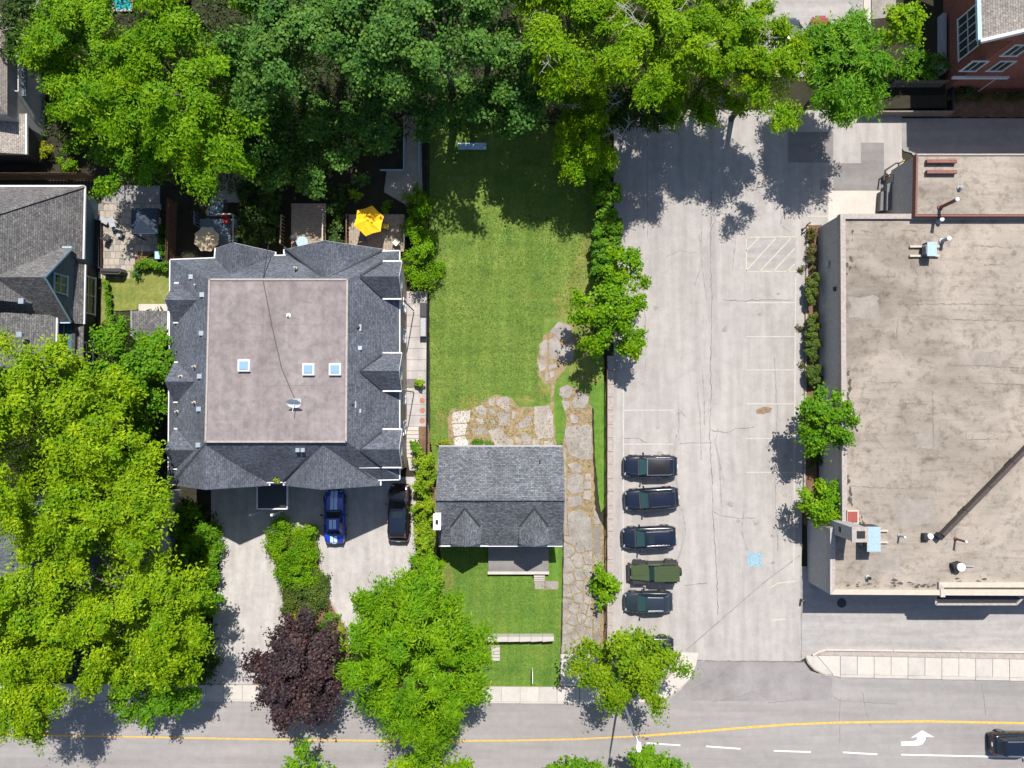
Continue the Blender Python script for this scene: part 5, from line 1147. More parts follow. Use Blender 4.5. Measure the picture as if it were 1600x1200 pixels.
hedge([(738, 690, 5), (770, 694, 5)], .35, 'leaf_vine', 'blade', 'weeds against the back wall of the small house', 'weed_strip', 2.5, .15, 'weeds')
hedge([(684, 694, 3), (706, 690, 5)], .4, 'leaf_gold', 'blade', 'yellowing weeds at the back corner of the small house', 'weed_strip', 3, .15, 'weeds')
shrub(434, 750, 5, 7, 7.2, 'leaf_cedar', 'fine', 'sprig of vine in the roof notch between front gables', name='roof_vine', cat='vine', trunk=False, rzf=.5)
# grass tufts over the lawns and weeds in the joints: nobody could count them
def inside(px, py, poly):
    r = np.zeros(len(px), bool); n = len(poly)
    for i in range(n):
        (x1, y1), (x2, y2) = poly[i], poly[(i + 1) % n]
        c = ((y1 > py) != (y2 > py)) & (px < (x2 - x1) * (py - y1) / (y2 - y1 + 1e-12) + x1); r ^= c
    return r
def tufts(name, pts, n, mat, label, z=.03, L=.14, seed=1, cat='grass', top=.05):
    rg = np.random.default_rng(seed); poly = PL(pts); a = np.array(poly); lo, hi = a.min(0), a.max(0)
    p = lo + rg.random((n * 2, 2)) * (hi - lo); p = p[inside(p[:, 0], p[:, 1], poly)][:n]; m = len(p)
    C = np.column_stack([p - p.mean(0), z + rg.random(m) * top]); Nn = unit(rg.normal(size=(m, 3)) * .6 + np.array([0, 0, 1])); T = unit(rg.normal(size=(m, 3)) + np.array([0, 0, .5])); s = rg.uniform(.5, 1.4, m)
    o = bpy.data.objects.new(name, leaf_mesh(name, C, Nn, T, L * s, L * .35 * s, mat)); COL.objects.link(o); o.location = (*p.mean(0), 0)
    return tag(o, label, cat, kind='stuff')
m_leaf('blade_green', (.1, .16, .03), (.14, .2, .04), (.22, .25, .07), .2, .9); m_leaf('blade_dry', (.2, .16, .06), (.27, .22, .09), (.12, .17, .035), .2, .9)
tufts('grass', [(671, 195), (925, 195), (932, 330), (920, 430), (890, 490), (850, 500), (840, 600), (860, 630), (775, 615), (700, 650), (695, 690), (672, 730)], 42000, 'blade_green', 'short mown grass blades of the back lawn', seed=3)
tufts('front_grass', [(688, 842), (763, 842), (763, 900), (832, 905), (876, 925), (873, 1070), (690, 1072)], 15000, 'blade_green', 'short mown grass blades of the front lawn', seed=4)
tufts('joint_weeds', [(702, 645), (775, 618), (812, 640), (860, 634), (868, 698), (702, 700)], 1500, 'blade_dry', 'dry weeds in the joints of the flagstone patio', .05, .16, 5)
tufts('drive_weeds', [(876, 610), (924, 622), (928, 800), (945, 840), (945, 1000), (925, 1020), (878, 1020), (880, 850)], 2600, 'blade_dry', 'dry weeds in the cracks of the old driveway', .045, .14, 6)
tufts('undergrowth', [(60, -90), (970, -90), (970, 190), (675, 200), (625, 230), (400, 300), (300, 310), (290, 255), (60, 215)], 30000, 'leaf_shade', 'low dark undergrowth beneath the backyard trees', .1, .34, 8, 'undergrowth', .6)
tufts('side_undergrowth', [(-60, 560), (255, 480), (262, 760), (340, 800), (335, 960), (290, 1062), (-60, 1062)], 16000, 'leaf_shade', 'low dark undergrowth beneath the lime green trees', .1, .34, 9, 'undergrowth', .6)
# ------------------------------------------------------------------ vehicles
def interp(x, tab):
    if x <= tab[0][0]: return tab[0][1]
    for (a, va), (b, vb) in zip(tab, tab[1:]):
        if x <= b: return va + (vb - va) * (x - a) / (b - a)
    return tab[-1][1]
def car(name, label, cat, u, v, deg, L, Wd, Hh, paint, kind='suv', roofm=None, rails=None, sunroof=False, stripes=False, trim=None, glass='windscreen', group=None):
    x, y = P(u, v, .7); t = thing(name, label, cat, (x, y, 0), group, R(deg)); B = dict(local=True)
    hl = L / 2
    def hw(xx):
        s = abs(xx) / hl; k = .10 if xx > 0 else .07
        return Wd / 2 * (1 - k * s ** 3 - (.24 if xx > 0 else .17) * s ** 14)
    if kind == 'suv': ztab = [(-1, .62), (-.985, .86), (-.93, 1.06), (-.8, 1.1), (.3, 1.04), (.42, 1.0), (.7, .92), (.88, .82), (.97, .68), (1, .5)]; cab = (.44, .16, -.66, -.9); zr = Hh
    elif kind == 'van': ztab = [(-1, .62), (-.985, .9), (-.93, 1.08), (-.8, 1.1), (.3, 1.06), (.5, 1.02), (.75, .9), (.9, .78), (.97, .66), (1, .5)]; cab = (.52, .2, -.74, -.92); zr = Hh
    elif kind == 'coupe': ztab = [(-1, .6), (-.985, .84), (-.93, .98), (-.72, .98), (-.3, .92), (.2, .9), (.3, .9), (.7, .8), (.9, .7), (.97, .6), (1, .45)]; cab = (.22, -.06, -.46, -.72); zr = Hh
    else: ztab = [(-1, .62), (-.985, .9), (-.9, 1.0), (.3, .98), (.4, .96), (.7, .86), (.88, .76), (.97, .62), (1, .48)]; cab = (.44, .14, -.6, -.86); zr = Hh
    zt = lambda xx: interp(xx / hl, ztab)
    ss = [-1, -.985, -.95, -.9, -.82, -.7, -.5, -.3, -.1, .1, .3, .42, .55, .68, .8, .88, .93, .965, .985, 1]
    mb = MB(); rings = []
    for s in ss:
        xx = s * hl; w = hw(xx); z = zt(xx); ring = []
        half = [(0, z + .035), (.35, z + .03), (.62, z + .012), (.8, z - .02), (.9, z - .07), (.965, z - .16), (1.0, max(.46, z * .62)), (.985, .36), (.93, .24), (.5, .2)]
        half = [(a * w, max(b, .2)) for a, b in half]
        ring = [(xx, a, b) for a, b in half] + [(xx, -a, b) for a, b in half[::-1][:-1]]
        rings.append(ring)
    n = len(rings[0]); i0 = 0
    for r in rings: mb.v += r
    for k in range(len(rings) - 1):
        for j in range(n): a, b = k * n + j, k * n + (j + 1) % n; mb.f.append((a, b, b + n, a + n))
    mb.f.append(tuple(range(n - 1, -1, -1))); mb.f.append(tuple((len(rings) - 1) * n + j for j in range(n)))
    body = mb.build('body', paint, t, smooth=True, **B)
    # cabin
    xa, xb, xc, xd = [c * hl for c in cab]; wb_f, wb_r = hw(xa) * .86, hw(xd) * .84; wt = Wd / 2 * (.68 if kind != 'coupe' else .6); zb = .95 if kind != 'coupe' else .86
    z1 = zr - .07
    bot = [(xa, wb_f, zb), (xa, -wb_f, zb), (xd, -wb_r, zb), (xd, wb_r, zb)]; tp = [(xb, wt, z1), (xb, -wt, z1), (xc, -wt * .95, z1), (xc, wt * .95, z1)]
    cb_ = MB(); cb_.v += bot + tp
    cb_.f += [(0, 1, 5, 4), (1, 2, 6, 5), (2, 3, 7, 6), (3, 0, 4, 7), (4, 5, 6, 7), (3, 2, 1, 0)]
    cb_.build('cabin', paint if not roofm else 'paint_black', t, **B)
    def panel(nm, q, ins, m, off=.014, par=t):
        a, b, c, d = [Vector(p) for p in q]; (s0, s1, r0, r1) = ins
        def bl(s, r): return a.lerp(b, s).lerp(d.lerp(c, s), r)
        nn = (b - a).cross(d - a).normalized(); ctr = (a + b + c + d) / 4
        if nn.dot(ctr - Vector((0, 0, zb - .2)) ) < 0: nn = -nn
        pts = [bl(s0, r0), bl(s1, r0), bl(s1, r1), bl(s0, r1)]; mb = MB(); up = [p + nn * off for p in pts]
        mb.face(up).face([p - nn * .01 for p in pts][::-1])
        for k in range(4): j = (k + 1) % 4; mb.face([pts[k] - nn * .01, pts[j] - nn * .01, up[j], up[k]])
        return mb.build(nm, m, par, **B)
    panel('windshield', [bot[0], bot[1], tp[1], tp[0]], (.06, .94, .04, .94), glass)
    panel('rear_window', [bot[3], bot[2], tp[2], tp[3]], (.1, .9, .12, .9), 'car_glass')
    for s, (i, j) in ((1, (0, 3)), (-1, (1, 2))):
        q = [bot[i], bot[j], tp[j], tp[i]]
        for p0, p1 in ((.14, .48), (.52, .8)): panel('side_window', q, (p0, p1, .14, .9), 'car_glass')
    # roof skin with a slight crown
    rm = MB(); nx, ny = 7, 7
    for a in range(nx):
        for b in range(ny):
            s, r = a / (nx - 1), b / (ny - 1) * 2 - 1; xx = xb + .06 + (xc - xb - .1) * s; ww = (wt + .015) * (1 - .05 * s); rm.v.append((xx, r * ww, z1 + .012 + .06 * (1 - r * r) * (1 - (2 * s - 1) ** 4 * .7)))
    for a in range(nx - 1):
        for b in range(ny - 1): k = a * ny + b; rm.f.append((k, k + ny, k + ny + 1, k + 1))
    roof_ = rm.build('roof', roofm or paint, t, smooth=True, **B)
    if sunroof: MB().box((lerp(xb, xc, .22), 0, z1 + .075), (.5, wt * 1.25, .02)).build('sunroof', 'car_glass', roof_, **B)
    if rails:
        for s in (1, -1): MB().bar((xb - .1, s * wt * .93, z1 + .07), (xc + .15, s * wt * .89, z1 + .07), .05, .06).build('roof_rail', rails, roof_, **B)
    if kind == 'suv' and rails: 
        for k in range(4): MB().box(((xb + xc) / 2 - .1, (k - 1.5) * .26, z1 + .068), ((xb - xc) * .75, .03, .02)).build('roof_rib', paint, roof_, **B)
    if trim:
        tm = MB()
        for s in (1, -1): tm.bar((xb + .1, s * (wt + .03), z1 - .02), (xc, s * wt, z1 - .02), .05, .05).bar((xc, s * wt, z1 - .02), (xd + .25, s * wb_r * .8, zb + .22), .05, .05)
        tm.bar((xd + .25, wb_r * .8, zb + .22), (xd + .25, -wb_r * .8, zb + .22), .05, .05).bar((xb + .03, wt, z1 + .02), (xb + .03, -wt, z1 + .02), .05, .04); tm.build('chrome_trim', trim, t, **B)
    for s in (1, -1):
        for sx in (.62, -.6):
            wx, wy = sx * hl, s * (hw(sx * hl) - .1); ty = MB()
            prof = [(.34, -.11), (.35, -.06), (.35, .06), (.34, .11)]; i = len(ty.v)
            for r_, yy in prof:
                for j in range(16): a = 2 * math.pi * j / 16; ty.v.append((wx + r_ * math.cos(a), wy + yy, .35 + r_ * math.sin(a)))
            for k in range(3):
                for j in range(16): a, b = k * 16 + j, k * 16 + (j + 1) % 16; ty.f.append((a, b, b + 16, a + 16))
            ty.f += [tuple(range(16)), tuple(48 + j for j in range(15, -1, -1))]
            w = ty.build('wheel', 'tyre', t, **B)
            ar = MB(); pr = [(wx + .22 * math.cos(2 * math.pi * j / 12), wy + s * .115, .35 + .22 * math.sin(2 * math.pi * j / 12)) for j in range(12)]; ar.face(pr).build('rim', 'rim', w, **B)
            fa = MB(); f0 = hw(wx) + .005
            pts = [(wx + .42 * math.cos(math.pi * j / 8), .36 + .42 * math.sin(math.pi * j / 8)) for j in range(9)]
            for (x0, z0), (x1, z1_) in zip(pts, pts[1:]): fa.face([(x0, s * (f0 - .06), z0), (x1, s * (f0 - .06), z1_), (x1, s * (f0 + .03), z1_ - .02), (x0, s * (f0 + .03), z0 - .02)])
            fa.build('wheel_arch', 'black_trim', t, **B)
        hx = hl * .93; MB().box((hx, s * hw(hx) * .78, zt(hx) - .02), (.12, .26, .1), s * -.5, .2).build('headlight', 'lamp_clear', t, **B)
        tx = -hl * .965; MB().box((tx, s * hw(tx) * .82, .84), (.08, .2, .14), s * .4).build('taillight', 'lamp_red', t, **B)
        mx = xa - .35; MB().box((mx, s * (hw(mx) + .12), zb + .08), (.14, .24, .16), s * -.15).build('mirror', paint if kind != 'coupe' else 'black_trim', t, **B)
        MB().bar((xa + .05, s * wb_f * .8, zt(xa) + .03), (hl * .88, s * hw(hl * .88) * .55, zt(hl * .88) + .022), .02, .02).build('hood_seam', 'black_trim', t, **B)
        MB().box((-.05 * hl, s * (hw(0) + .005), .78), (.2, .03, .04)).build('door_handle', 'chrome' if trim else paint, t, **B)
        MB().box((-.35 * hl, s * (hw(-.3 * hl) + .005), .8), (.2, .03, .04)).build('door_handle', 'chrome' if trim else paint, t, **B)
    MB().box((xa + .03, 0, zt(xa) + .035), (.12, wb_f * 1.8, .03)).build('cowl', 'black_trim', t, **B)
    MB().box((hl * .985, 0, .56), (.1, Wd * .5, .2)).build('grille', 'black_trim', t, **B)
    MB().box((-hl * .99, 0, .5), (.1, Wd * .6, .14)).build('rear_bumper', 'black_trim', t, **B)
    MB().box((-hl * .995, 0, .78), (.03, .32, .14)).build('number_plate', 'white_plastic', t, **B)
    if kind in ('suv', 'van', 'hatch'): MB().box((xc - .12, 0, z1 + .03), (.28, wt * 1.8, .04), 0, -.12).build('spoiler', paint, roof_, **B)
    if stripes:
        for s in (1, -1):
            for (x0, x1, zf) in ((xa + .12, hl * .96, lambda q: zt(q) + .046), (xd + .02, -hl * .97, lambda q: zt(q) + .046), (xb - .06, xc + .1, lambda q: z1 + .088 - .05 * abs((q - (xb + xc) / 2) / (xb - xc) * 2) ** 4)):
                sb = MB(); N_ = 8
                for k in range(N_):
                    p, q = lerp(x0, x1, k / N_), lerp(x0, x1, (k + 1) / N_); wn = (.2, .42)
                    f = [(p, s * .03, zf(p)), (q, s * .03, zf(q)), (q, s * .3, zf(q) - .008), (p, s * .3, zf(p) - .008)]; sb.face(f if (x1 - x0) * s > 0 else f[::-1])
                sb.build('racing_stripe', 'paint_stripe', t, **B)
    return t
gp = 'cars parked along the retaining wall'
car('parked_car', 'sky-tinted black crossover with black roof panel and chrome trim, topmost in the lot row', 'car', 1016, 728.5, 180, 4.72, 1.98, 1.62, 'paint_sky_black', 'suv', 'roof_panel_black', None, False, trim='chrome', group=gp)
car('parked_car', 'sky-tinted black SUV with ribbed roof and rails, second in the lot row', 'car', 1018, 779.5, 184, 4.75, 1.95, 1.75, 'paint_sky_black', 'suv', None, 'black_trim', group=gp)
car('parked_car', 'sky-tinted black SUV with a sunroof, third in the lot row', 'car', 1014, 839.5, 182.5, 4.7, 1.95, 1.7, 'paint_sky_black', 'van', None, 'chrome', True, group=gp)
car('parked_car', 'charcoal compact hatchback with silver roof rails, below the green off-roader', 'car', 1013, 940.5, 181, 4.2, 1.86, 1.6, 'paint_charcoal', 'hatch', None, 'galvanised', group=gp)
car('parked_car', 'dark blue car hidden under the olive green street tree', 'car', 1011, 1012, 181, 4.6, 1.9, 1.55, 'paint_sky_black', 'hatch', group=gp)
car('sports_car', 'royal blue coupe with two pale racing stripes in front of the townhouse', 'car', 522.5, 807, 91, 4.65, 1.86, 1.36, 'paint_royal', 'coupe', stripes=True, glass='car_glass')
car('parked_car', 'black SUV in the townhouse driveway beside the cedar row', 'car', 624, 801, 88.5, 5.0, 1.98, 1.72, 'paint_maroon', 'suv', 'paint_sky_black', None, True, glass='car_glass')
car('moving_car', 'dark SUV with red taillights driving out at the right edge', 'car', 1592, 1162, 0, 4.8, 1.95, 1.7, 'paint_black', 'van', 'paint_sky_black', 'chrome', True)
car('parked_car', 'red car under the trees in the rear lot', 'car', 1283, 62, 90, 4.4, 1.8, 1.5, 'paint_red', 'hatch', group='cars in the rear lot'); car('parked_car', 'grey car half covered by trees left of the red car', 'car', 1237, 66, 90, 4.5, 1.8, 1.5, 'paint_charcoal', 'hatch', group='cars in the rear lot')
# boxy green off-roader
x, y = P(1022, 893.5, .9); jt = thing('off_roader', 'boxy olive green off-roader with spare wheel on its tail', 'car', (x, y, 0), gp, R(181)); B = dict(local=True)
def jb(c, d, nm, m, par=jt, **k): return MB().box(c, d, **k).build(nm, m, par, **B)
mb = MB().prism([(-2.0, -.72), (.75, -.72), (.75, .72), (-2.0, .72)], .5, 1.12); body = mb.build('body', 'olive_paint', jt, **B)
hd = MB().prism([(.7, -.7), (2.0, -.58), (2.0, .58), (.7, .7)], .6, [1.14, 1.06, 1.06, 1.14]).build('hood', 'olive_paint', jt, **B)
for s in (1, -1):
    jb((1.3, s * .84, .86), (1.15, .36, .08), 'fender', 'black_trim'); jb((-1.45, s * .86, .9), (1.05, .3, .08), 'fender', 'black_trim'); jb((-.1, s * .78, .46), (1.7, .16, .1), 'side_step', 'black_trim')
    for sx in (1.35, -1.4):
        w = MB(); 
        for k, (r_, yy) in enumerate(((.38, -.13), (.4, -.08), (.4, .08), (.38, .13))):
            for j in range(16): a = 2 * math.pi * j / 16; w.v.append((sx + r_ * math.cos(a), s * .84 + yy, .4 + r_ * math.sin(a)))
        for k in range(3):
            for j in range(16): a, b = k * 16 + j, k * 16 + (j + 1) % 16; w.f.append((a, b, b + 16, a + 16))
        w.f += [tuple(range(16)), tuple(48 + j for j in range(15, -1, -1))]; ww = w.build('wheel', 'tyre', jt, **B)
        MB().face([(sx + .22 * math.cos(j * .5236), s * .975, .4 + .22 * math.sin(j * .5236)) for j in range(12)]).build('rim', 'rim', ww, **B)
    jb((.62, s * .92, 1.22), (.14, .24, .2), 'mirror', 'black_trim'); jb((2.02, s * .44, .86), (.06, .2, .2), 'headlight', 'lamp_clear'); jb((-2.02, s * .68, .98), (.08, .12, .24), 'taillight', 'lamp_red')
    for k in range(2): jb((lerp(.0, -1.2, k), s * .69, 1.4), (.9, .03, .42), 'side_window', 'car_glass')
jb((2.12, 0, .6), (.24, 1.5, .18), 'front_bumper', 'black_trim'); jb((-2.08, 0, .58), (.16, 1.5, .18), 'rear_bumper', 'black_trim')
for k in range(7): jb((2.015, -.3 + k * .1, .86), (.03, .05, .26), 'grille_slot', 'black_trim')
MB().prism([(-1.98, -.68), (.38, -.66), (.38, .66), (-1.98, .68)], 1.1, 1.72, [(-1.95, -.64), (.12, -.6), (.12, .6), (-1.95, .64)]).build('cabin', 'black_trim', jt, **B)
MB().prism([(.44, -.62), (.46, -.62), (.46, .62), (.44, .62)], 1.14, 1.74, [(.2, -.58), (.22, -.58), (.22, .58), (.2, .58)]).build('windshield', 'windscreen', jt, **B)
tp_ = MB().prism([(-2.0, -.68), (.16, -.64), (.16, .64), (-2.0, .68)], 1.74, 1.82).build('hardtop', 'olive_paint', jt, **B)
for k in range(8): jb((-.95, -.56 + k * .16, 1.835), (1.9, .05, .03), 'roof_rib', 'olive_paint', tp_)
jb((1.35, 0, 1.135), (1.1, .5, .03), 'hood_bulge', 'olive_paint', hd, ry=.06)
sp = MB()
for k, (r_, xx) in enumerate(((.34, -2.08), (.38, -2.13), (.38, -2.28), (.34, -2.32))):
    for j in range(16): a = 2 * math.pi * j / 16; sp.v.append((xx, r_ * math.cos(a), 1.0 + r_ * math.sin(a)))
for k in range(3):
    for j in range(16): a, b = k * 16 + j, k * 16 + (j + 1) % 16; sp.f.append((a, b, b + 16, a + 16))
sp.f += [tuple(range(16)), tuple(48 + j for j in range(15, -1, -1))]; sp.build('spare_wheel', 'tyre', jt, **B)

# ------------------------------------------------------------------ walls, fences, street furniture
rw = thing('retaining_wall', 'long low concrete wall between the old driveway and parking lot', 'wall', P3(954, 780))
v = 556.0
while v < 1004:
    v2 = min(v + rnd.uniform(19, 23), 1006); o_ = lerp(0, -1.5, (v - 556) / 450)
    MB().prism(PL([(949.5 + o_, v), (959 + o_, v), (959 + o_, v2 - .5), (949.5 + o_, v2 - .5)], .5), -.05, .5 + rnd.uniform(-.012, .012)).build('block', 'retaining_concrete', rw); v = v2
cf = thing('wire_fence', 'dark wire fence with steel posts along the retaining wall', 'fence', P3(946, 780))
for k in range(14):
    v = 566 + k * 34; MB().tube([(*P(946.3 - k * .08, v), -.05), (*P(946.3 - k * .08, v), 1.25)], .035, 6).build('post', 'charcoal_metal', cf)
    if k < 13:
        a, b = P(946.3 - k * .08, v), P(946.3, v + 34); 
        MB().tube([(*a, 1.2), (*b, 1.2)], .03, 5).build('rail', 'brown_wood', cf)
        mb = MB()
        for j in range(9): p = Vector(a).lerp(Vector(b), j / 9); q = Vector(a).lerp(Vector(b), (j + 2) / 9); mb.bar((p.x, p.y, .05), (q.x, q.y, 1.2), .012); mb.bar((q.x, q.y, .05), (p.x, p.y, 1.2), .012)
        m_ = mb.build('wire_mesh', 'charcoal_metal', cf); m_['kind'] = 'stuff'
lf = thing('lawn_fence', 'dark green wire fence between the townhouse walk and lawn', 'fence', P3(670, 460))
for k in range(17):
    v = 180 + k * 34; uu = 672 - k * .25; MB().tube([(*P(uu, v), -.05), (*P(uu, v), 1.3)], .035, 6).build('post', 'charcoal_metal', lf)
    if k < 16:
        a, b = P(uu, v), P(uu - .25, v + 34); MB().tube([(*a, 1.25), (*b, 1.25)], .03, 5).build('rail', 'charcoal_metal', lf); mb = MB()
        for j in range(14): p = Vector(a).lerp(Vector(b), (j + .5) / 14); mb.bar((p.x, p.y, .05), (p.x, p.y, 1.2), .02)
        m_ = mb.build('wire_mesh', 'charcoal_metal', lf); m_['kind'] = 'stuff'
fw = thing('front_garden_wall', 'low concrete garden wall across the small front lawn', 'wall', P3(812, 1000))
for k in range(6): MB().prism(PL([(758 + k * 18, 995), (775.6 + k * 18, 995), (775.6 + k * 18, 1003 - k * .3), (758 + k * 18, 1003)], .9), -.05, .9).build('block', 'concrete', fw)
sn = thing('lawn_sign', 'thin white sign standing edge-on in the front lawn', 'sign', P3(832, 1055)); x, y = P(831.5, 1055); MB().box((x, y + .2, .75), (.05, 1.0, .7)).build('panel', 'white_plastic', sn); 
for s in (-.45, .45): MB().bar((x, y + .2 + s, -.05), (x, y + .2 + s, .6), .05).build('post', 'white_trim', sn)
sg = thing('entry_steps', 'small concrete steps beside the front garden wall', 'steps', P3(773, 1022))
for k in range(4): MB().prism(PL([(768, 1008 + k * 6), (781, 1008 + k * 6), (781, 1013.4 + k * 6), (768, 1013.4 + k * 6)]), -.02, .6 - k * .14).build('step', 'concrete', sg)
# street lamp: pole and arm over the road
x, y = P(968, 1083); lp = thing('street_lamp', 'tall white street lamp with arm reaching over the road', 'street lamp', (x, y, 0)); 
hx, hy = P(998, 1162, 9); 
MB().tube([(x, y, -.05), (x, y, 1.2), (x, y, 8.3)], [.13, .11, .07], 10).build('pole', 'galvanised', lp); MB().tube([(x, y, 8.2), (lerp(x, hx, .4), lerp(y, hy, .4), 8.85), (hx, hy, 9.0)], [.06, .05, .045], 8).build('arm', 'white_plastic', lp)
d = Vector((hx - x, hy - y)); d = d.normalized() if d.length > .01 else Vector((0, -1)); hd_ = MB().prism([(hx - .14, hy + .1), (hx + .14, hy + .1), (hx + .2, hy - .3), (hx + .1, hy - .6), (hx - .1, hy - .6), (hx - .2, hy - .3)], 8.88, 9.05).build('lamp_head', 'white_plastic', lp)
MB().prism([(hx - .12, hy), (hx + .12, hy), (hx + .1, hy - .5), (hx - .1, hy - .5)], 8.84, 8.885).build('lamp_glass', 'lamp_clear', hd_)
def board_fence(label, a, b, h, n, mat, name='board_fence', gap=.03, lean=0):
    A, Bb = Vector(P(*a)), Vector(P(*b)); t = thing(name, label, 'fence', ((A.x + Bb.x) / 2, (A.y + Bb.y) / 2, 0)); d = (Bb - A); L = d.length; w = L / n - gap; rz = math.atan2(d.y, d.x)
    for k in range(n): p = A + d * ((k + .5) / n); MB().box((p.x, p.y, h / 2), (w, .03, h + rnd.uniform(-.02, .02)), rz).build('board', mat, t)
    for z in (.35, h - .3): MB().bar((A.x + .03, A.y - .04, z), (Bb.x + .03, Bb.y - .04, z), .05, .09).build('rail', mat, t)
    return t
board_fence('tall cedar board fence between the two houses at top left', (-60, 281), (152, 281), 1.9, 40, 'cedar_boards')
board_fence('brown board fence left of the townhouse driveway', (267, 775), (266, 900), 1.9, 36, 'brown_wood'); board_fence('dark board fence between stone patio and left deck', (277, 318), (274, 412), 1.9, 30, 'brown_wood')
board_fence('weathered board fence beside the brick house garden', (1385, 137), (1468, 137), 1.5, 30, 'aged_wood', gap=.08)
pl = thing('timber_planter', 'long weathered timber planter wall above the alley', 'planter', P3(1410, 172))
MB().prism(PL([(1345, 150), (1480, 148), (1480, 168), (1345, 170)], .6), -.05, .6).build('soil', 'soil', pl)
for k in range(5): MB().bar((*P(1340, 181), .1 + k * .2), (*P(1481, 181), .1 + k * .2), .12, .17).build('timber', 'aged_wood', pl)
for k in range(4): MB().bar((*P(1481, 181), .1 + k * .2), (*P(1481, 140), .1 + k * .2), .12, .17).build('timber', 'charcoal_metal', pl)

# decks behind the townhouse
def deck(label, pts, z, mat, n, along='u', par_rail=()):
    c = (sum(p[0] for p in pts) / 4, sum(p[1] for p in pts) / 4); t = thing('deck', label, 'deck', P3(*c), 'townhouse decks'); u0, v0 = min(p[0] for p in pts), min(p[1] for p in pts); u1, v1 = max(p[0] for p in pts), max(p[1] for p in pts)
    for k in range(n):
        a, b = k / n, (k + .92) / n
        q = [(u0, lerp(v0, v1, a)), (u1, lerp(v0, v1, a)), (u1, lerp(v0, v1, b)), (u0, lerp(v0, v1, b))] if along == 'u' else [(lerp(u0, u1, a), v0), (lerp(u0, u1, b), v0), (lerp(u0, u1, b), v1), (lerp(u0, u1, a), v1)]
        MB().prism(PL(q, z), z - .04, z + rnd.uniform(-.003, .003)).build('plank', mat, t)
    for (uu, vv) in ((u0 + 2, v0 + 2), (u1 - 2, v0 + 2), (u1 - 2, v1 - 2), (u0 + 2, v1 - 2)): MB().box((*P(uu, vv, z), z / 2 - .02), (.12, .12, z - .06)).build('post', 'brown_wood', t)
    for a, b, m in par_rail:
        A, Bv = Vector(P3(*a, z)), Vector(P3(*b, z)); MB().bar(A + Vector((0, 0, .95)), Bv + Vector((0, 0, .95)), .1, .07).build('handrail', m, t); nn = max(3, int((Bv - A).length / .28))
        for k in range(nn + 1): p = A.lerp(Bv, k / nn); MB().bar((p.x, p.y, p.z), (p.x, p.y, p.z + .93), .045).build('baluster', m, t)
    return t
deck('middle townhouse deck with bluish weathered planks and pale rails', [(455, 318), (509, 318), (509, 386), (455, 386)], 1.2, 'deck_wood', 20, 'u', [((445, 340), (443, 384), 'deck_wood'), ((509, 338), (508, 382), 'cream_metal')])
deck('right townhouse deck under the yellow umbrella', [(545, 335), (632, 335), (632, 393), (545, 393)], .9, 'deck_wood', 24, 'v', [((634, 345), (634, 392), 'charcoal_metal'), ((545, 338), (545, 385), 'brown_wood')])
deck('left townhouse deck beside the beige umbrella', [(312, 342), (371, 342), (371, 384), (312, 384)], .9, 'blue_deck', 14, 'u', [((347, 339), (370, 339), 'cream_metal'), ((371, 340), (371, 382), 'cream_metal'), ((311, 335), (311, 355), 'blue_deck')])
ds = thing('deck_stairs', 'pale blue wooden stairs leading up to the left deck', 'stairs', P3(342, 326))
for k in range(6): MB().prism(PL([(330, 312 + k * 5), (352, 312 + k * 5), (352, 316.4 + k * 5), (330, 316.4 + k * 5)]), 0, .14 + k * .14).build('tread', 'blue_deck', ds)
for s in (328, 354): MB().bar(P3(s, 312, .9), P3(s, 340, 1.7), .07).build('handrail', 'black_steel', ds)
def umbrella(label, u, v, rpx, n, h, mat, rot):
    x, y = P(u, v, h); r = rpx * (CH - h) / FPX; t = thing('patio_umbrella', label, 'umbrella', (x, y, .9))
    mb = MB(); ap = (x, y, h + .35); cor = [(x + r * math.cos(rot + 2 * math.pi * k / n), y + r * math.sin(rot + 2 * math.pi * k / n), h - .12) for k in range(n)]
    for k in range(n):
        a, b = Vector(cor[k]), Vector(cor[(k + 1) % n]); m = (a + b) / 2; m += (Vector((x, y, m.z)) - m) * .05; A = Vector(ap); a1, b1, m1 = A.lerp(a, .5) + Vector((0, 0, .06)), A.lerp(b, .5) + Vector((0, 0, .06)), A.lerp(m, .5) + Vector((0, 0, -.01))
        for f in ((A, a1, m1), (A, m1, b1), (a1, a, m), (a1, m, m1), (m1, m, b), (m1, b, b1)): mb.face(f)
        MB().bar(A.lerp(a, .05) - Vector((0, 0, .05)), a - Vector((0, 0, .04)), .03).build('rib', 'black_steel', t)
    mb.build('canopy', mat, t); MB().tube([(x, y, .9), (x, y, h + .4)], .03, 8).build('pole', 'aged_wood', t); MB().lathe((x, y, .9), [(.3, 0), (.28, .08), (.06, .12)], 12).build('base', 'black_steel', t); MB().lathe((x, y, h + .34), [(.14, 0), (.1, .04), (.03, .1)], 8).build('finial', mat, t)
umbrella('bright yellow six sided patio umbrella on the right townhouse deck', 576, 344.5, 25, 6, 3.1, 'umbrella_yellow', R(78)); umbrella('beige eight sided patio umbrella beside the left townhouse deck', 322, 373, 21, 8, 2.9, 'umbrella_beige', R(20))
def chair(label, u, v, z, rz, cush, frame='black_steel', group='patio chairs'):
    x, y = P(u, v, z); t = thing('patio_chair', label, 'chair', (x, y, z), group, rz); B = dict(local=True)
    MB().box((0, 0, .42), (.52, .5, .08)).build('seat', cush, t, **B); MB().box((-.27, 0, .7), (.06, .5, .52), 0, -.2).build('backrest', cush, t, **B)
    for sx in (-.23, .23):
        for sy in (-.22, .22): MB().bar((sx, sy, 0), (sx, sy, .4), .04).build('leg', frame, t, **B)
    for sy in (-.27, .27): MB().bar((-.25, sy, .62), (.25, sy, .6), .05).build('armrest', frame, t, **B)
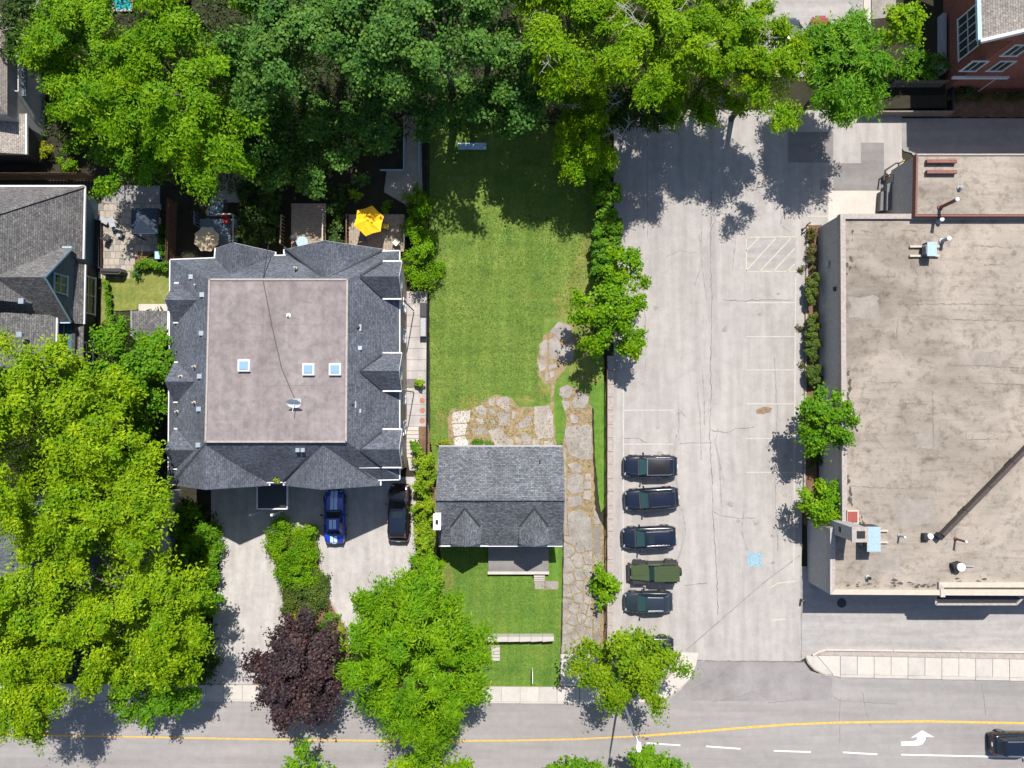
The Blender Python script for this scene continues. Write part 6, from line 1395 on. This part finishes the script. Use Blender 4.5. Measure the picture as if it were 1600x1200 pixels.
chair('patio chair with yellow cushion right of the yellow umbrella', 604, 356, .9, R(170), 'cushion_yellow'); chair('patio chair with cream cushion near the townhouse roof corner', 620, 381, .9, R(140), 'cushion_white'); chair('dark patio chair below the yellow umbrella', 568, 376, .9, R(100), 'aged_wood')
chair('red seated chair on the left townhouse deck', 357, 346, .9, R(270), 'red_fabric'); chair('dark chair at the right rail of the left deck', 366, 363, .9, R(180), 'brown_wood'); chair('black framed chair among the patio furniture of the neighbour', 183, 357, 0, R(200), 'vent_grey'); chair('black framed chair right of its twin on the stone patio', 191, 367, 0, R(250), 'vent_grey'); chair('dark chair below the round garden table', 172, 373, 0, R(60), 'cover_black')
tb = thing('patio_table', 'pale slanted table top among dark chairs on the stone patio', 'table', P3(175, 347)); x, y = P(175, 347, .7); MB().box((x, y, .72), (.6, .9, .04), .3).build('table_top', 'vent_grey', tb)
for s in ((-.2, -.3), (.2, -.3), (.2, .3), (-.2, .3)): MB().bar((x + s[0], y + s[1], 0), (x + s[0], y + s[1], .7), .04).build('leg', 'black_steel', tb)
lo = thing('sun_lounger', 'grey reclining lounger beside the neighbour house', 'lounger', P3(160, 342)); x, y = P(160, 343, .4); MB().box((x, y, .38), (1.1, .5, .08), -.5).build('seat', 'vent_grey', lo); MB().box((x - .6, y + .32, .6), (.6, .5, .06), -.5, .6).build('backrest', 'vent_grey', lo)
for s in (-.4, .4): MB().bar((x + s, y - s * .5, 0), (x + s, y - s * .5, .36), .05).build('leg', 'black_steel', lo)
gz = thing('gazebo', 'dark navy fabric gazebo on the neighbour stone patio', 'gazebo', P3(226, 345)); a = PL([(206, 326), (246, 326), (246, 365), (206, 365)], 2.3); cx, cy = sum(p[0] for p in a) / 4, sum(p[1] for p in a) / 4
for k in range(4): MB().face([(*a[k], 2.3), (*a[(k + 1) % 4], 2.3), (cx, cy, 2.95)]).build('roof_panel', 'canopy_navy', gz); MB().bar((*a[k], 2.25), (*a[(k + 1) % 4], 2.25), .06, .18).build('valance', 'canopy_navy', gz); MB().bar((*a[k], 0), (*a[k], 2.3), .09).build('post', 'black_steel', gz)
bb = thing('barbecue', 'long black covered barbecue at the patio edge', 'barbecue', P3(172, 425)); a = PL([(154, 418), (186, 418), (190, 424), (186, 429), (154, 428)], 1.1); MB().prism(a, 0, 1.0, [(lerp(x, sum(p[0] for p in a) / 5, .08), lerp(y, sum(p[1] for p in a) / 5, .15)) for x, y in a]).build('cover', 'cover_black', bb); MB().prism(inset(a, .12), .98, 1.12, inset(a, .25)).build('lid', 'cover_black', bb)
bx_ = thing('cooler_box', 'pale blue box beside the patio hedge', 'box', P3(246, 399)); MB().prism(PL([(242, 393), (249, 392), (249, 404), (242, 404)], .5), 0, .45).build('body', 'blue_trim', bx_); MB().prism(PL([(241.7, 392.5), (249.3, 391.5), (249.3, 404.5), (241.7, 404.5)], .52), .45, .52).build('lid', 'blue_trim', bx_)
for k, (v, l) in enumerate(((484, 'dark'), (511, 'grey'))):
    t = thing('air_conditioner', l + ' air conditioner box on the side walk by the lawn fence', 'air conditioner', P3(661, v)); hh = 11 if k == 0 else 15
    MB().prism(PL([(656, v - hh), (666, v - hh), (666, v + hh), (656, v + hh)], .8), .05, .8).build('cabinet', 'charcoal_metal' if k == 0 else 'bin_grey', t); MB().prism(PL([(657, v - hh + 1), (665, v - hh + 1), (665, v + hh - 1), (657, v + hh - 1)], .83), .79, .83).build('grille', 'vent_grey' if k else 'black_steel', t)
gt = thing('door_mat', 'ribbed dark mat on the side walk', 'mat', P3(642, 598)); MB().prism(PL([(635.5, 592), (651, 592), (651, 606), (635.5, 606)]), .05, .065).build('base', 'bin_grey', gt)
for k in range(9): MB().prism(PL([(636 + k * 1.65, 593), (636.9 + k * 1.65, 593), (636.9 + k * 1.65, 605), (636 + k * 1.65, 605)]), .064, .085).build('rib', 'aged_wood', gt)
br = thing('deck_barbecue', 'small round black grill at the corner of the middle deck', 'grill', (*P(459, 372, 1.2), 1.2)); x, y = P(459, 372, 1.9); MB().lathe((x, y, 1.8), [(.1, 0), (.28, .12), (.3, .25), (.28, .32), (.1, .45)], 14).build('kettle', 'cover_black', br)
for k in range(3): MB().bar((x, y, 1.85), (x + .25 * math.cos(k * 2.1), y + .25 * math.sin(k * 2.1), 1.2), .04).build('leg', 'black_steel', br)
gl = thing('deck_table', 'pale glass table on the middle deck', 'table', (*P(472, 379, 1.2), 1.2)); x, y = P(472, 378, 1.9); MB().lathe((x, y, 1.86), [(.5, 0), (.5, .03)], 20).build('table_top', 'blue_metal', gl); MB().tube([(x, y, 1.2), (x, y, 1.86)], .05, 8).build('pedestal', 'black_steel', gl)
gg = thing('garden_gate', 'small dark wire gate beside the left driveway', 'gate', P3(336, 855)); a, b = P(330, 855), P(342, 855)
for k in range(7): p = Vector(a).lerp(Vector(b), k / 6); MB().bar((p.x, p.y, 0), (p.x, p.y, 1.1), .03).build('bar', 'black_steel', gg)
for z in (.15, 1.05): MB().bar((*a, z), (*b, z), .04).build('rail', 'black_steel', gg)
lt = thing('lawn_tarp', 'crumpled pale blue tarp at the shaded top of the lawn', 'tarp', P3(738, 229)); tm_ = MB(); rg = np.random.default_rng(5); q = [[(*P(716 + i * 5.5, 224 + j * 3.5), .06 + rg.uniform(0, .14)) for j in range(4)] for i in range(9)]
for i in range(8):
    for j in range(3): tm_.face([q[i][j], q[i + 1][j], q[i + 1][j + 1], q[i][j + 1]])
tm_.build('sheet', 'blue_trim', lt)
pw = thing('backyard_pool', 'bit of turquoise pool showing between trees at top left', 'pool', P3(192, -2)); MB().prism(PL([(178, -40), (206, -40), (206, 16), (178, 16)]), -.08, .02).build('water', 'pool', pw); 
q = PL([(177, -41), (207, -41), (207, 17), (177, 17)])
for k in range(4): MB().bar((*q[k], .05), (*q[(k + 1) % 4], .05), .2, .16).build('coping', 'pale_concrete', pw)
pe = thing('yard_edging', 'white edged shallow frame beside the backyard path', 'edging', P3(632, 240))
for a, b in (((631, 215), (631, 266)), ((594, 266), (631, 266)), ((655, 210), (655, 268))): MB().bar(P3(*a, .2), P3(*b, .2), .08, .3).build('edge_board', 'blue_trim', pe)
bp = thing('bent_pipe', 'short bent black pipe at the top of the hedge bed', 'pipe', P3(1254, 358)); x, y = P(1253.5, 359); MB().tube([(x, y, -.05), (x, y, .8), (x + .1, y + .25, 1.0), (x + .35, y + .4, 1.0)], .06, 8).build('tube', 'black_steel', bp); MB().lathe((x, y, .0), [(.14, 0), (.14, .04)], 10).build('flange', 'black_steel', bp)
bo = thing('bollard', 'small black bollard at the shaded building corner', 'bollard', P3(1251, 937)); x, y = P(1251, 937); MB().lathe((x, y, -.05), [(.1, 0), (.1, .85), (.06, .92)], 12).build('post', 'black_steel', bo); MB().lathe((x, y, .6), [(.105, 0), (.105, .12)], 12).build('band', 'line_yellow', bo)
